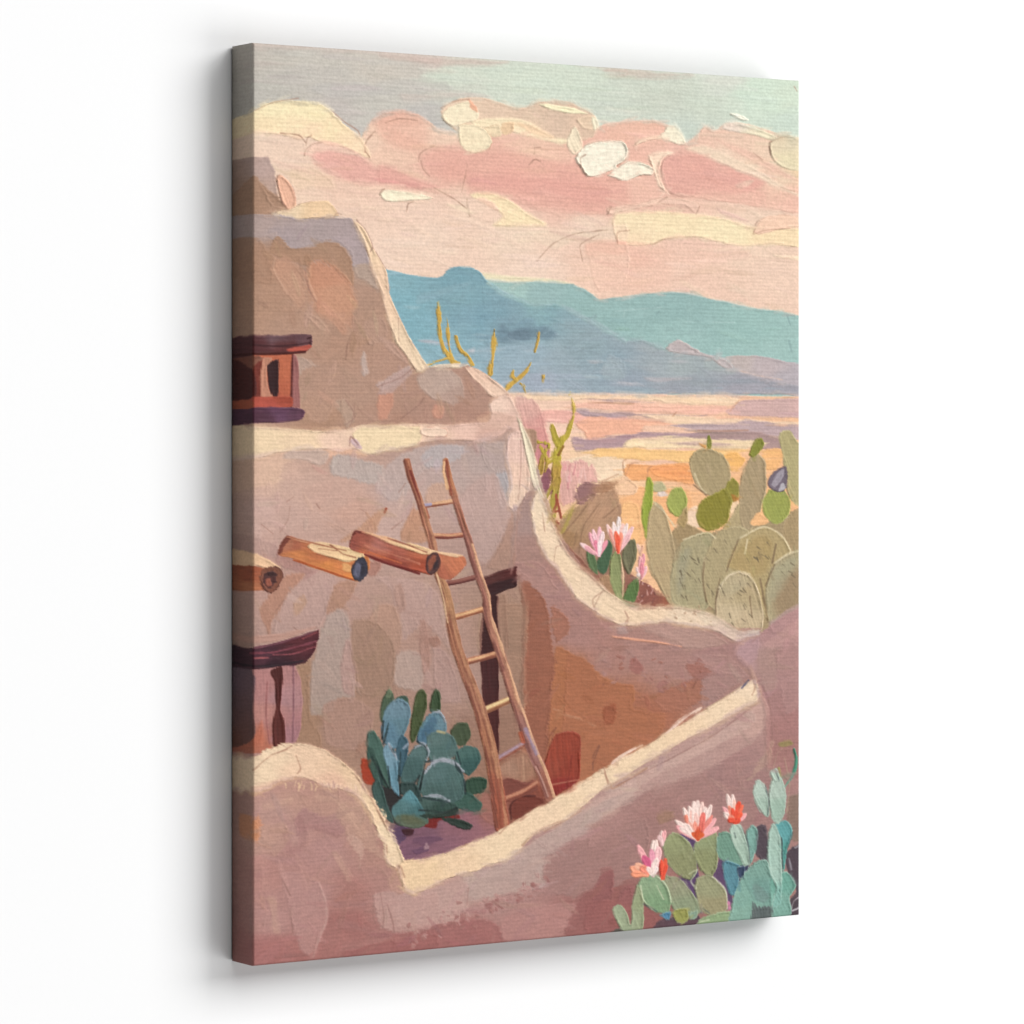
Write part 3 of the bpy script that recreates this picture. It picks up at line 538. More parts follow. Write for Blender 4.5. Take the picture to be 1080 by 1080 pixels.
S(None, 'E 430,830 520,810 600,830 560,880 480,890 440,870', (218, 180, 156), alpha=.8, soft=2, rough=2)
# lower wall patches
for pts, c in [('G 490,200 520,165 560,165 640,192 720,212 712,282 650,292 580,272 500,247', (194, 182, 176)),
               ('G 690,300 740,210 850,140 1000,120 1080,125 H 300,120 280,170 120,225 60,300 G 900,260 830,330 760,370', (196, 178, 172)),
               ('H 100,175 150,128 285,125 270,182 130,222', (192, 184, 184)), ('H 430,240 470,235 482,370 450,400 430,330', (186, 182, 184)), ('H 370,110 480,120 490,220 420,240 360,160', (190, 172, 166)),
               ('H 270,350 420,250 480,380 500,430 400,622 330,652 290,500', (198, 172, 164)), ('H 390,660 440,570 500,420 505,640 470,672', (184, 150, 134)),
               ('G 530,545 600,492 690,420 742,398 700,470 690,502 600,535', (200, 158, 132)), ('G 800,502 842,430 880,408 895,440 920,545 812,532', (202, 158, 132)),
               ('H 60,400 100,420 130,540 10,540 40,440', (200, 156, 130)), ('H 130,300 200,290 270,340 220,370 120,380', (206, 172, 152)),
               ('G 90,525 180,530 262,560 262,620 150,590 90,590', (198, 166, 156)),
               ('G 185,840 240,762 300,692 385,682 300,795 240,885 222,955 200,905', (202, 154, 132)), ('G 262,580 330,620 435,690 412,738 380,690 262,645', (186, 146, 138)),
               ('G 468,860 485,790 520,722 610,722 572,800 530,842', (198, 156, 134)), ('G 640,630 710,640 690,690 660,690', (186, 138, 124)),
               ('G 310,770 400,690 510,690 480,820 430,940 240,950 260,880', (212, 180, 170)), ('G 330,820 370,780 390,810 340,870', (214, 176, 152)),
               ('G 680,700 900,720 960,780 1010,1010 900,900 800,980 760,760', (210, 178, 168)), ('G 770,740 800,730 820,840 790,860', (196, 160, 146)), ('G 700,820 780,830 800,1000 720,1060 620,1000', (206, 168, 148)),
               ('J 440,150 480,40 530,8 572,60 582,180 592,392 520,402 500,452 420,475 398,440 410,260', (206, 186, 176)), ('J 540,222 570,140 602,250 592,385 548,372', (212, 176, 166)),
               ('J 768,240 810,190 890,208 892,345 860,368 770,335', (216, 192, 180)), ('J 880,60 910,60 930,240 900,300', (198, 158, 144)), ('J 340,280 400,230 400,470 450,560 440,640 340,640', (192, 154, 128)),
               ('J 590,60 700,70 765,150 765,330 700,400 610,370', (188, 154, 134)), ('J 460,430 600,400 680,480 640,620 480,600', (204, 166, 150)), ('J 940,180 1000,200 1060,420 960,400', (210, 176, 166)), ('J 600,620 720,560 720,700 660,680', (192, 150, 130)),
               ('J 920,140 960,130 970,160 945,175', (184, 140, 124))]:
    S(None, pts, c, soft=2.2, rough=1.8, alpha=.85, ang=1.3, amp=.08)
T(None, 'G 735,400 728,418', .9, (150, 72, 52))
S(LEDGE, 'H 478,90 510,62 545,62 568,140 577,280 548,380 505,412 478,385 492,285 468,180', [('H 520,120', (234, 198, 176)), ('H 520,250', (240, 204, 176)), ('H 510,370', (238, 206, 176))], ang=1.5, thick=1, outl=((176, 132, 112), .7, .6))
S(LEDGE, 'H 515,-10 548,40 590,150 612,280 640,362 592,312 572,250 552,150 535,70', (240, 226, 190), ang=1.3, thick=1.1, outl=((150, 120, 104), .7, .7))
for p in ['H 535,100 535,230 525,360', 'G 315,390 305,450 270,505', 'G 430,380 445,400', 'G 760,490 810,450', 'G 250,850 290,800', 'J 640,480 660,460', 'G 190,470 240,510', 'G 620,400 650,420', 'G 790,330 820,290', 'G 330,920 370,950', 'G 300,370 330,350']:
    crack(p, (160, 124, 110), .5, .6)
dabs([TOWER], (267, 230, 560, 900), 480, 20, 2.8, 1.2, 8, .5, .7)
dabs([LEDGE], (267, 440, 560, 560), 50, 16, 1.6, .1, 5, .5, .2)

# ---- curved courtyard wall
S(CWALL, 'H 520,400 560,330 590,320 640,360 690,490 800,650 950,790 1080,830 I 480,915 600,935 650,960 740,1010 850,1010 L 830,200 900,300 860,700 X 720,880 X 540,880 K 550,520 545,300 560,0 H 530,720 500,640',
  [('H 560,480', (182, 160, 156)), ('H 560,600', (182, 152, 144)), ('H 650,700', (184, 148, 142)), ('H 760,850', (182, 146, 140)), ('H 700,760', (184, 150, 146)), ('K 800,120', (182, 146, 140)), ('K 900,220', (182, 144, 136)), ('L 300,280', (184, 150, 144)),
   ('L 450,300', (182, 148, 142)), ('L 500,220', (194, 164, 154)), ('L 640,300', (180, 146, 144)), ('L 640,450', (178, 146, 140)), ('K 760,300', (182, 128, 96)), ('K 800,450', (182, 126, 94)), ('L 100,500', (182, 124, 92)), ('L 200,650', (176, 118, 90)), ('L 350,560', (178, 122, 98)),
   ('K 720,450', (176, 122, 98)), ('K 690,600', (166, 112, 90)), ('L 60,700', (176, 116, 86))], sharp=True, amp=.08)
for pts, c in [('K 690,175 740,190 800,232 880,290 940,330 1030,345 1030,450 1080,455 1080,640 900,740 780,760 700,700 650,600 670,400', (183, 126, 92)),
               ('L -10,300 60,310 110,340 125,392 190,415 280,430 272,522 370,545 430,562 400,650 180,775 -10,880', (181, 124, 94)),
               ('L 385,462 480,425 580,390 578,490 440,548 382,515', (178, 126, 106)), ('L 515,330 620,338 642,372 580,402 518,368', (174, 126, 116)),
               ('L 270,310 290,310 330,360 300,378 270,360', (172, 122, 116)), ('K 905,440 950,430 940,510 898,505', (164, 100, 72)), ('L 160,525 200,515 190,595 150,590', (164, 102, 76)),
               ('H 538,725 580,720 640,790 668,950 692,1085 K 692,100 692,185 662,450 640,660 600,640 556,500 545,300 560,100', (160, 108, 88)), ('H 668,830 742,882 742,952 690,985', (174, 124, 106)),
               ('L 260,150 420,150 560,170 700,240 640,260 560,275 440,230 340,190', (192, 164, 156)), ('L 580,400 700,330 780,380 700,450 590,520', (178, 148, 144)), ('L 530,290 700,300 780,390 640,370 560,310', (186, 154, 150)),
               ('L 200,170 240,165 260,200 210,200', (192, 172, 170)), ('H 500,640 620,640 700,760 640,780 560,710', (186, 152, 146)), ('K 440,0 560,0 545,300 552,490 490,380 460,200', (188, 152, 130)),
               ('L 380,430 420,400 440,430 400,460', (170, 126, 120)), ('K 680,450 800,490 860,520 800,500', (200, 150, 120))]:
    S(None, pts, c, soft=1.6, rough=2.2, alpha=.9, ang=.2, amp=.1)
T(None, 'L 190,214 300,228 400,240 490,257', [.8, 1.4, 1.0, .5], (242, 186, 160), thick=1)
for _ in range(46):
    x, y = rng.uniform(632, 740), rng.uniform(690, 728)
    T(None, [(x, y), (x + rng.uniform(-4, 4), y + rng.uniform(-2, 2))], rng.uniform(.5, 1.6), [(170, 124, 118), (186, 150, 146), (160, 108, 96)][rng.randint(3)], only=[CWALL], alpha=.6, rough=1.5)
for p in ['L 105,800 105,740 130,690', 'K 660,610 690,530', 'K 545,300 550,180', 'K 850,690 880,610', 'K 540,150 560,80', 'K 480,180 470,60', 'L 540,440 560,400', 'K 570,80 580,20']:
    crack(p, (130, 88, 74), .6, .6)
dabs([CWALL], (545, 560, 800, 830), 220, 20, 2.4, .2, 8, .5, .6)
S(CRIM, 'H 578,420 590,345 612,328 645,385 690,490 740,590 850,700 940,778 1000,812 1080,832 I 400,912 480,915 600,935 660,965 750,1020 830,1010 L 810,190 740,240 700,225 650,195 560,172 420,150 340,160 240,168 150,132 80,82 H 870,872 780,792 700,682 640,612 600,522',
  [('H 610,400', (241, 216, 180)), ('H 650,550', (240, 212, 176)), ('H 720,650', (241, 212, 174)), ('H 850,780', (240, 212, 176)), ('L 150,90', (240, 212, 174)), ('L 300,120', (240, 210, 172)), ('L 520,150', (236, 210, 176)), ('L 700,210', (216, 190, 166))], ang=.5, thick=1, outl=((168, 128, 106), .8, .6))
for p in ['H 680,640 690,570 720,560', 'H 870,870 850,800 900,760', 'H 990,905 1005,880 990,850', 'H 700,540 760,620 860,720', 'L 250,165 262,130', 'I 400,915 520,925 600,950 630,965', 'H 630,420 640,500', 'L 110,80 140,20', 'H 690,490 790,640 880,735']:
    crack(p, (168, 128, 106), .5, .65)
S(None, 'I 560,940 640,960 660,1000 600,990', (226, 204, 172), alpha=.7, soft=2, rough=2.5)
for _ in range(40):
    x, y = rng.uniform(695, 752), rng.uniform(640, 664)
    T(None, [(x, y), (x + rng.uniform(-2, 2), y + rng.uniform(-1, 1))], rng.uniform(.4, .9), [(172, 140, 112), (246, 226, 192)][rng.randint(2)], only=[CRIM, CACT], alpha=.6, rough=1)
dabs([CRIM], (555, 520, 790, 670), 60, 16, 1.6, .6, 5, .5, .3)

# ---- window, beams, lintels, doorway
S(WIN, 'D 60,640 330,628 352,870 60,880', [('D 300,700', (196, 118, 84)), ('D 240,850', (186, 98, 76)), ('D 280,800', (192, 112, 80))], sharp=True, ang=1.5)
S(WIN, 'D 322,640 345,638 358,872 322,872', (164, 114, 108), ang=1.5, sharp=True)
crack('D 325,640 318,870', (70, 26, 26), .8, .9)
S(WIN, 'D 60,655 198,652 190,720 188,820 60,835', [('D 170,690', (136, 92, 74)), ('D 170,780', (116, 52, 42))], ang=1.4, rough=1)
S(WIN, 'D 160,665 195,655 190,700 165,710', (150, 108, 88), alpha=.8)
S(WIN, 'D 156,700 170,675 196,664 192,720 188,822 156,832', (122, 58, 46), ang=1.4)
S(WIN, 'D 192,660 235,655 215,700 218,780 236,826 188,822', (200, 150, 122), ang=1.5)
S(WIN, 'D 212,690 262,660 265,770 258,832 242,832 222,780', (50, 24, 26), ang=1.5)
S(WIN, 'D 60,840 320,825 318,872 60,880', [('D 200,860', (186, 94, 76)), ('D 300,850', (170, 84, 62))], amp=.15)
S(WIN, 'D 60,565 250,556 405,552 414,575 408,605 378,628 240,636 60,645', [('D 250,580', (112, 88, 92)), ('D 200,610', (88, 46, 48)), ('D 380,575', (104, 76, 80)), ('D 300,620', (92, 44, 42))], amp=.2, thick=1)
S(WIN, 'D 300,618 400,596 408,604 376,628 330,632', (188, 96, 78), amp=.2)
T(WIN, 'D 100,640 240,634 300,632 380,628', 1.4, (74, 30, 26)); T(WIN, 'D 160,598 280,602 400,588', .8, (64, 30, 34)); T(WIN, 'D 390,570 408,562', .8, (60, 32, 34))
S(WIN, 'D 60,880 320,872 368,878 382,895 372,918 340,930 220,938 60,945', [('D 250,895', (104, 72, 96)), ('D 200,930', (84, 52, 68)), ('D 350,900', (98, 66, 84))], amp=.15, thick=.9)
S(WIN, 'D -70,668 40,662 110,690 157,712 158,822 -70,842', (84, 40, 36), ang=1.4)
S(None, 'D -70,845 150,842 156,872 -70,872', (176, 100, 72))
# left beam
S(BEAM1, 'G 60,650 180,655 262,662 262,740 200,758 60,760', [('G 120,680', (160, 92, 66)), ('G 120,740', (186, 124, 88))], amp=.2)
S(BEAM1, 'G 60,590 160,596 215,625 275,660 240,668 160,652 60,650', (243, 212, 172), thick=1, ang=.4)
S(BEAM1, 'G 178,705 190,665 228,652 275,668 282,700 265,745 232,772 195,752', (128, 84, 66), ang=.9, rough=1.6, amp=.2, outl=((74, 44, 40), 1, .8))
S(BEAM1, 'G 195,710 215,678 250,682 255,720 230,748 205,740', (78, 48, 46), rough=1.5, amp=.25); S(BEAM1, 'G 205,715 225,705 235,735 215,742', (150, 92, 74), amp=.2)
S(BEAM1, 'G 215,680 240,672 248,690 225,695', (60, 38, 38))
# middle beam
S(BEAM2, 'G 262,600 300,522 360,535 480,565 650,600 660,660 615,722 560,706 480,680 400,655 330,622', [('G 300,560', (176, 120, 92)), ('G 350,610', (206, 138, 86)), ('G 450,610', (192, 122, 82)), ('G 450,660', (216, 146, 84)), ('G 560,650', (204, 134, 84)), ('G 580,700', (222, 146, 76)), ('G 330,560', (168, 104, 78))], ang=.27, amp=.2, thick=.8)
S(BEAM2, 'G 258,602 268,565 300,518 318,530 290,565 272,600', (120, 66, 52), amp=.2)
S(BEAM2, 'G 300,524 400,545 440,556 390,552 330,538', (238, 190, 150), ang=.25)
S(BEAM2, 'G 390,565 440,547 520,562 655,596 640,612 580,632 540,628 470,608 420,592', [('G 450,570', (241, 214, 168)), ('G 580,605', (244, 222, 172))], ang=.25, thick=1.1)
for p in ['G 440,575 520,585 490,560 540,595', 'G 300,524 400,548 560,585', 'G 545,600 600,615', 'G 430,600 520,622']: crack(p, (140, 84, 60), .6, .8)
T(BEAM2, 'G 330,625 420,655 520,690 600,715', 1.0, (176, 92, 50))
S(BEAM2, 'G 545,640 580,650 580,680 550,670', (238, 196, 132), alpha=.7, soft=1.6)
S(BEAM2, 'G 583,670 600,625 632,612 655,640 650,690 620,720 592,708', (62, 64, 78), amp=.3, ang=1.2, outl=((40, 36, 44), 1, .8))
S(BEAM2, 'G 592,690 605,640 622,650 612,700', (112, 118, 140), amp=.3, ang=1.2, alpha=.85, soft=1.6); S(BEAM2, 'G 630,640 645,650 640,690 625,690', (46, 44, 54), alpha=.8, soft=1.6)
# ladder behind beam tip later; long beam
RAIL_L = 'G 825,192 845,270 880,360 905,450 935,545 H 172,680 205,760 228,880 K 232,80 262,200 300,300 345,420 380,540 405,640 425,760 440,860 452,960'
RAIL_R = 'H 208,190 222,270 248,360 280,460 312,560 350,690 385,790 K 392,40 440,190 475,300 505,400 548,520 590,640 630,730 662,835'

S(DOOR, 'H 385,780 438,785 432,880 440,960 K 438,100 440,300 440,500 438,640 424,668 400,590 372,480 365,320 355,160 362,60', [('K 400,100', (58, 24, 24)), ('K 400,300', (70, 30, 30)), ('K 410,500', (74, 30, 28))], ang=1.5, amp=.2)
S(DOOR, 'H 365,705 420,685 515,652 518,740 480,752 395,795', [('H 420,710', (88, 48, 44)), ('H 490,680', (84, 38, 36)), ('H 450,740', (52, 20, 22))], ang=-.3, amp=.25, sharp=True, thick=.9)
S(DOOR, 'H 380,742 515,708 515,742 480,754 392,790', (54, 22, 24), ang=-.3, amp=.2)
S(None, 'H 438,790 470,775 475,1040 445,1000 432,880', (178, 142, 122), alpha=.8, soft=1.6, ang=1.5)
S(None, 'H 355,860 372,860 360,1040 345,1000', (206, 172, 148), alpha=.6, soft=1.6)
# lower left lintel and post
S(POST, 'J 60,290 330,245 335,605 60,650', [('J 200,350', (184, 138, 134)), ('J 200,450', (190, 142, 132)), ('J 300,400', (182, 144, 144)), ('J 180,600', (190, 122, 96)), ('J 310,560', (172, 130, 134))], ang=1.5, amp=.12)
S(POST, 'J 60,560 155,560 190,500 185,600 60,660', (192, 118, 92), alpha=.7, soft=3, ang=1.5)
T(POST, 'J 328,255 330,400 326,590', .9, (144, 104, 110)); T(POST, 'J 215,330 210,480 225,600', .7, (150, 96, 94), alpha=.7)
S(POST, 'J 228,282 280,262 278,380 275,450 292,520 290,615 243,615 238,510 250,430 248,330', [('J 260,350', (80, 34, 30)), ('J 265,560', (88, 40, 34))], ang=1.5, amp=.3, thick=.9)
S(POST, 'J -70,282 150,282 156,450 154,575 40,625 -70,640', [('J 60,330', (116, 98, 108)), ('J 60,520', (118, 92, 92)), ('J 60,600', (124, 82, 66))], ang=1.5, amp=.12)
S(LINT, 'J 60,185 155,180 290,150 360,125 442,98 438,140 425,195 380,247 280,262 155,276 60,280', [('J 200,200', (74, 40, 50)), ('J 380,150', (84, 36, 42)), ('J 250,250', (50, 24, 34)), ('J 350,220', (66, 30, 36)), ('J 100,220', (60, 32, 42))], ang=-.2, amp=.3, thick=1, sharp=True)
for p, c, w in [('J 130,205 230,200 330,180 430,150', (120, 62, 72), .8), ('J 240,210 330,205 420,175', (134, 70, 76), .7), ('J 160,180 290,152 420,108', (112, 66, 76), .8), ('J 100,260 240,258 370,235', (40, 20, 28), 1), ('J 370,140 430,112', (146, 76, 78), .8), ('J 160,225 220,222', (150, 84, 86), .6)]:
    T(LINT, p, w, c, rough=1)
S(None, 'G 60,985 160,990 290,975 430,920 300,940 160,960 60,965', (220, 176, 160), alpha=.8, soft=1.8)

# ---- courtyard floor, pot
S(GROUND, 'N -40,330 60,290 200,240 330,230 430,250 460,320 300,390 100,440 -20,470', [('N 100,330', (136, 98, 118)), ('N 200,400', (152, 110, 128)), ('N 330,300', (164, 116, 128)), ('N 250,300', (158, 112, 126)), ('N 40,420', (140, 100, 124)), ('N 400,270', (170, 118, 120))], ang=-.2, amp=.12)
S(GROUND, 'K 340,840 380,800 440,930 420,960 360,920', (172, 118, 110), alpha=.8, soft=2)
S(GROUND, 'N 70,345 150,335 192,350 130,378 60,370', (124, 88, 112), rough=1.5); S(GROUND, 'N 60,405 110,385 130,400 80,425', (122, 86, 114), rough=1.5); S(GROUND, 'N 110,400 122,370 132,392', (176, 142, 156))
S(GROUND, 'J 755,970 800,960 855,985 830,1005 790,1040 765,1010', (102, 76, 108), rough=2)
S(GROUND, 'K 440,700 560,640 640,860 500,960 440,980', [('K 480,800', (150, 90, 78)), ('K 560,720', (182, 138, 116)), ('K 600,800', (150, 84, 68)), ('K 500,700', (190, 150, 130))], ang=1.4, amp=.15)
S(GROUND, 'K 445,780 480,750 560,770 590,760 610,800 560,820 500,860 450,840', (136, 78, 68), rough=1.5)
S(GROUND, 'K 490,870 540,825 600,828 645,860 580,910 500,935', (126, 62, 50), rough=1.5); T(None, 'K 495,930 490,870 530,832 600,828', .8, (96, 44, 38))
T(None, 'K 545,650 550,760', 1, (206, 166, 140), alpha=.7)
S(POT, 'K 636,700 650,640 690,560 750,544 792,565 797,640 790,760 720,810 672,835 650,790', [('K 700,620', (168, 80, 56)), ('K 760,700', (162, 72, 50)), ('K 680,720', (172, 86, 62)), ('K 720,800', (150, 52, 44))], ang=1.5, amp=.16, thick=.8, outl=((186, 112, 88), .8, .5))
T(None, 'K 665,780 720,770 790,758', .8, (206, 140, 110), alpha=.8); crack('K 640,650 660,570 690,530', (140, 88, 70), .6, .7); crack('K 740,770 760,650', (132, 50, 38), .6, .6)

# ---- blue green cactus in the courtyard
S(AGAVE, 'J 625,665 655,668 690,740 690,780 650,780 630,740', (190, 78, 46), amp=.15)
S(AGAVE, 'J 715,800 740,780 800,830 860,840 880,900 800,960 740,920', (48, 44, 42))
S(AGAVE, 'K 110,960 140,925 260,900 265,925 180,935 165,970', (140, 42, 36), amp=.2); S(AGAVE, 'J 800,975 860,975 850,1002 815,1000', (70, 30, 36), amp=.2)
def pad(e, pts, c, hi=None, ang=1.3, outl=None):
    S(e, pts, c, ang=ang, amp=.08, thick=.9, rough=.9, outl=outl)
for pts, c in [
  ('J 710,500 718,410 740,362 765,380 768,430 740,510', (90, 114, 86)), ('J 735,400 745,358 762,372 755,400', (124, 146, 112)), ('J 780,400 825,392 832,450 800,450', (74, 104, 86)),
  ('J 840,560 855,430 868,375 892,358 916,390 905,470 872,560 850,595', (84, 102, 60)), ('J 926,455 938,380 956,360 972,385 970,452 945,462', (70, 96, 62)), ('K 228,550 258,507 300,508 317,560 285,607 250,600', (84, 102, 72)),
  ('J 716,500 742,430 790,400 835,430 842,480 815,560 770,622 722,585', [('J 780,440', (140, 178, 188)), ('J 740,560', (116, 160, 176)), ('J 800,520', (122, 164, 172))]),
  ('J 868,585 885,525 925,468 972,458 1000,510 995,555 940,565 900,615', [('J 930,490', (122, 166, 178)), ('J 980,520', (132, 172, 180)), ('J 890,580', (98, 142, 160))]),
  ('J 912,620 920,560 970,540 1030,568 1048,640 1000,672 930,675', [('J 960,560', (112, 146, 138)), ('J 1000,640', (100, 136, 128))]),
  ('K 245,645 290,610 340,618 362,670 310,738 262,705', [('K 300,640', (88, 130, 120)), ('K 310,710', (66, 108, 100))]),
  ('J 648,600 655,555 680,543 722,612 742,700 752,795 705,745 672,660', (88, 126, 110)), ('J 650,618 672,618 705,690 742,790 690,762 655,690', (68, 102, 88)),
  ('J 770,720 775,640 800,562 828,578 832,625 805,740 782,740', (76, 116, 128)),
  ('J 722,625 750,594 778,650 788,740 792,832 758,790 736,700', [('J 745,630', (150, 194, 206)), ('J 770,760', (132, 182, 194))]),
  ('J 800,765 818,680 860,612 900,604 922,640 902,695 860,772', [('J 880,640', (104, 140, 134)), ('J 830,720', (84, 120, 114))]),
  ('J 860,820 895,700 900,760 880,830', (88, 122, 116)),
  ('K 288,775 330,745 388,757 372,810 300,818', (58, 92, 70)), ('K 222,845 300,812 362,860 355,897 262,885', (72, 112, 96)),
  ('J 880,805 898,725 960,665 1040,672 K 290,750 282,832 220,862 110,835 90,800', [('K 150,720', (106, 142, 136)), ('K 230,740', (98, 134, 126)), ('K 180,810', (88, 122, 114))]),
  ('J 862,845 920,828 1040,866 1050,900 950,922 880,895', [('J 930,850', (88, 120, 110)), ('J 960,900', (56, 86, 74))]), 
  ('J 672,800 700,745 735,850 770,950 712,905', (76, 108, 98)), ('J 800,770 860,770 890,850 800,820', (60, 86, 80)),
  ('J 755,895 800,840 840,800 870,840 918,942 868,972 790,955', [('J 840,840', (120, 182, 186)), ('J 800,890', (100, 146, 144)), ('J 840,930', (112, 122, 90)), ('J 870,890', (86, 136, 136))]),
  ('K 95,915 180,905 255,880 262,905 150,928', (46, 66, 54)), ('K 190,925 260,930 325,955 312,976 240,958', (50, 68, 56))]:
    pad(AGAVE, pts, c)
for p in ['J 860,612 895,600 920,632 915,670', 'K 112,725 130,690 180,668 240,678 278,720', 'K 118,715 150,682 205,672 262,695', 'J 900,830 960,828 1010,850', 'J 930,465 970,460 995,500', 'J 745,600 770,640 780,670']:
    T(AGAVE, p, [.8, 1.9, 1.4] if p.count(',') == 3 else 1.7, (206, 218, 222), thick=.9, rough=1.2, only=[AGAVE], alpha=.85)
for p in ['J 870,590 905,615 915,660', 'J 800,640 790,760', 'J 745,510 722,600', 'J 905,680 935,672', 'K 240,660 255,700 290,745', 'K 285,760 290,820', 'J 700,700 720,790', 'J 1045,640 1060,690', 'J 760,620 772,640', 'K 110,835 220,858']:
    T(AGAVE, p, [.5, 1.1, .5] if p.count(',') == 3 else .9, (44, 66, 66), thick=.2, rough=1.2, alpha=.8)
T(AGAVE, 'J 812,620 832,600', 1.4, (160, 186, 198), only=[AGAVE]); T(AGAVE, 'J 960,545 990,552', 1.2, (206, 206, 160), only=[AGAVE])
S(None, 'J 900,530 940,480 960,500 920,560 890,590', (78, 118, 140), alpha=.6, soft=2, only=[AGAVE])
for p in ['J 905,690 880,800', 'J 790,740 795,830', 'J 742,700 752,790', 'J 860,775 880,740', 'J 672,660 742,790', 'J 880,890 1000,900 1045,880', 'K 90,800 110,720', 'J 716,580 722,500']:
    crack(p, (38, 52, 50), .8, .8)
dabs([AGAVE], (380, 725, 515, 880), 110, 11, 1.5, 1.3, 9, .5, .6)

# ---- ladder
for p, w, c, hi, lo in [('H 108,388 170,380 242,368', 2.4, (196, 146, 112), (232, 190, 150), (140, 84, 66)), ('H 155,520 215,522 278,516', 2.6, (160, 92, 72), (222, 172, 134), (112, 56, 48)), ('H 215,728 270,718 332,703', 2.6, (128, 76, 68), (150, 100, 88), (96, 50, 46)),
                        ('H 252,876 310,860 365,842', 3, (196, 138, 100), (238, 196, 148), (140, 84, 60)), ('K 308,238 370,222 440,202', 3.2, (188, 130, 98), (238, 194, 150), (130, 78, 60)), ('K 362,460 430,432 496,402', 3.8, (196, 150, 108), (243, 218, 164), (138, 90, 64)),
                        ('K 436,668 500,630 566,590', 3.2, (164, 124, 118), (176, 152, 164), (140, 78, 58)), ('K 462,845 540,815 604,775', 3.4, (162, 100, 78), (196, 140, 112), (126, 70, 56))]:
    T(LADDER, p, w, c, thick=.9); q = P(p)
    T(LADDER, q + [0, -w*.45], w*.42, hi, thick=.6, rough=1); T(LADDER, q + [0, w*.7], w*.3, lo, thick=.3, rough=.8)
T(LADDER, 'H 110,385 140,382', 1.5, (172, 166, 190)); T(LADDER, 'H 118,400 130,440', 1.6, (156, 96, 74))
ql, qr = P(RAIL_L), P(RAIL_R)
wl = np.linspace(3.1, 7.9, len(ql)); wr = np.linspace(2.9, 6.2, len(qr))
T(LADDER, ql, wl, [('G 830,230', (170, 108, 80)), ('G 880,400', (176, 122, 94)), ('G 930,540', (176, 126, 100)), ('H 200,760', (186, 142, 104)), ('K 250,160', (166, 116, 88)), ('K 330,400', (172, 122, 96)), ('K 390,600', (170, 118, 88)), ('K 430,860', (162, 92, 70))], amp=.22, thick=.9, rough=.8)
T(LADDER, qr, wr, [('H 212,230', (196, 136, 98)), ('H 260,420', (170, 116, 94)), ('H 330,620', (168, 116, 100)), ('K 430,160', (176, 126, 104)), ('K 500,400', (172, 122, 100)), ('K 580,600', (160, 118, 112)), ('K 640,780', (158, 104, 86))], amp=.22, thick=.9, rough=.8)
T(LADDER, ql + np.column_stack([-wl*.7, wl*.1]), wl*.22, (116, 66, 52), rough=1.4, alpha=.8); T(LADDER, ql + np.column_stack([wl*.55, -wl*.1]), wl*.25, (206, 156, 120), rough=1.6, alpha=.65)
T(LADDER, ql + np.column_stack([wl*.05, wl*0]), wl*.14, (126, 76, 60), rough=1.4, alpha=.6)
T(LADDER, qr[4:] + np.column_stack([wr*.7, -wr*.2])[4:], wr[4:]*.24, (236, 192, 152), rough=1.2, alpha=.85); T(LADDER, qr + np.column_stack([-wr*.6, wr*.1]), wr*.26, (118, 72, 64), rough=1.4, alpha=.75)
T(LADDER, 'H 200,200 196,240 215,310', 1.2, (240, 196, 150), rough=1); T(LADDER, 'G 840,235 862,300 885,360', .9, (130, 60, 50)); T(LADDER, 'H 210,190 216,250 232,340', 1.1, (140, 72, 54), rough=1)
T(LADDER, 'K 555,535 580,590 605,645', 1.6, (164, 144, 160), rough=1, alpha=.9); T(LADDER, 'K 535,555 545,590', 2.6, (176, 92, 64), alpha=.8)
T(LADDER, 'K 440,760 450,960', 2.2, (150, 84, 64), alpha=.6); T(LADDER, 'G 1000,700 970,690', .6, (240, 200, 150))
T(LADDER, 'H 168,690 195,790 215,900', .8, (236, 204, 164), alpha=.85); T(LADDER, 'K 600,700 630,760 655,830', .8, (214, 176, 160), alpha=.7)
# long beam over the ladder
S(BEAM3, 'G 578,575 590,510 618,500 680,520 800,560 900,592 960,592 965,640 935,690 880,680 800,660 740,642 650,602', [('G 600,550', (150, 84, 70)), ('G 700,560', (178, 118, 104)), ('G 800,600', (164, 98, 80)), ('G 650,600', (190, 112, 74)), ('G 780,640', (140, 64, 48)), ('G 880,650', (168, 84, 58)), ('G 880,600', (186, 116, 84))], ang=.3, amp=.25, thick=.9)
T(BEAM3, 'G 640,602 740,640 880,684', 1.3, (110, 40, 36)); T(BEAM3, 'G 640,560 760,600 880,640', .9, (200, 134, 108), alpha=.8, rough=1.5); T(BEAM3, 'G 660,590 800,640', .9, (206, 116, 74), rough=1.2, alpha=.8)
S(BEAM3, 'H 160,595 230,600 288,612 293,650 255,695 215,714 172,690 180,640', [('H 230,640', (196, 128, 94)), ('H 200,690', (176, 108, 82)), ('H 270,640', (204, 130, 94))], ang=1.0, amp=.16, outl=((140, 80, 60), .8, .6))
S(BEAM3, 'G 612,502 640,500 720,520 800,545 880,562 960,585 1070,606 1040,614 960,598 900,600 860,592 760,556 680,522', [('G 700,522', (232, 190, 150)), ('G 850,572', (243, 216, 168)), ('G 1000,600', (242, 212, 170))], ang=.25, thick=1.1)
T(BEAM3, 'G 740,530 830,560 910,592', .8, (150, 96, 76)); T(BEAM3, 'G 590,515 600,500 620,505', 1, (110, 52, 44))
S(BEAM3, 'H 118,650 130,608 160,592 182,615 180,655 150,690 125,682', (88, 58, 56), amp=.35, ang=1.3, outl=((60, 34, 34), 1, .8)); S(BEAM3, 'H 130,640 150,605 165,610 148,660 135,672', (160, 96, 70), alpha=.8, soft=1.5, amp=.2); S(BEAM3, 'H 155,640 175,620 172,650 155,668', (56, 42, 46))
dabs([LADDER, BEAM2, BEAM3], (300, 480, 590, 880), 60, 8, .9, 1.1, 10, .5, .3)

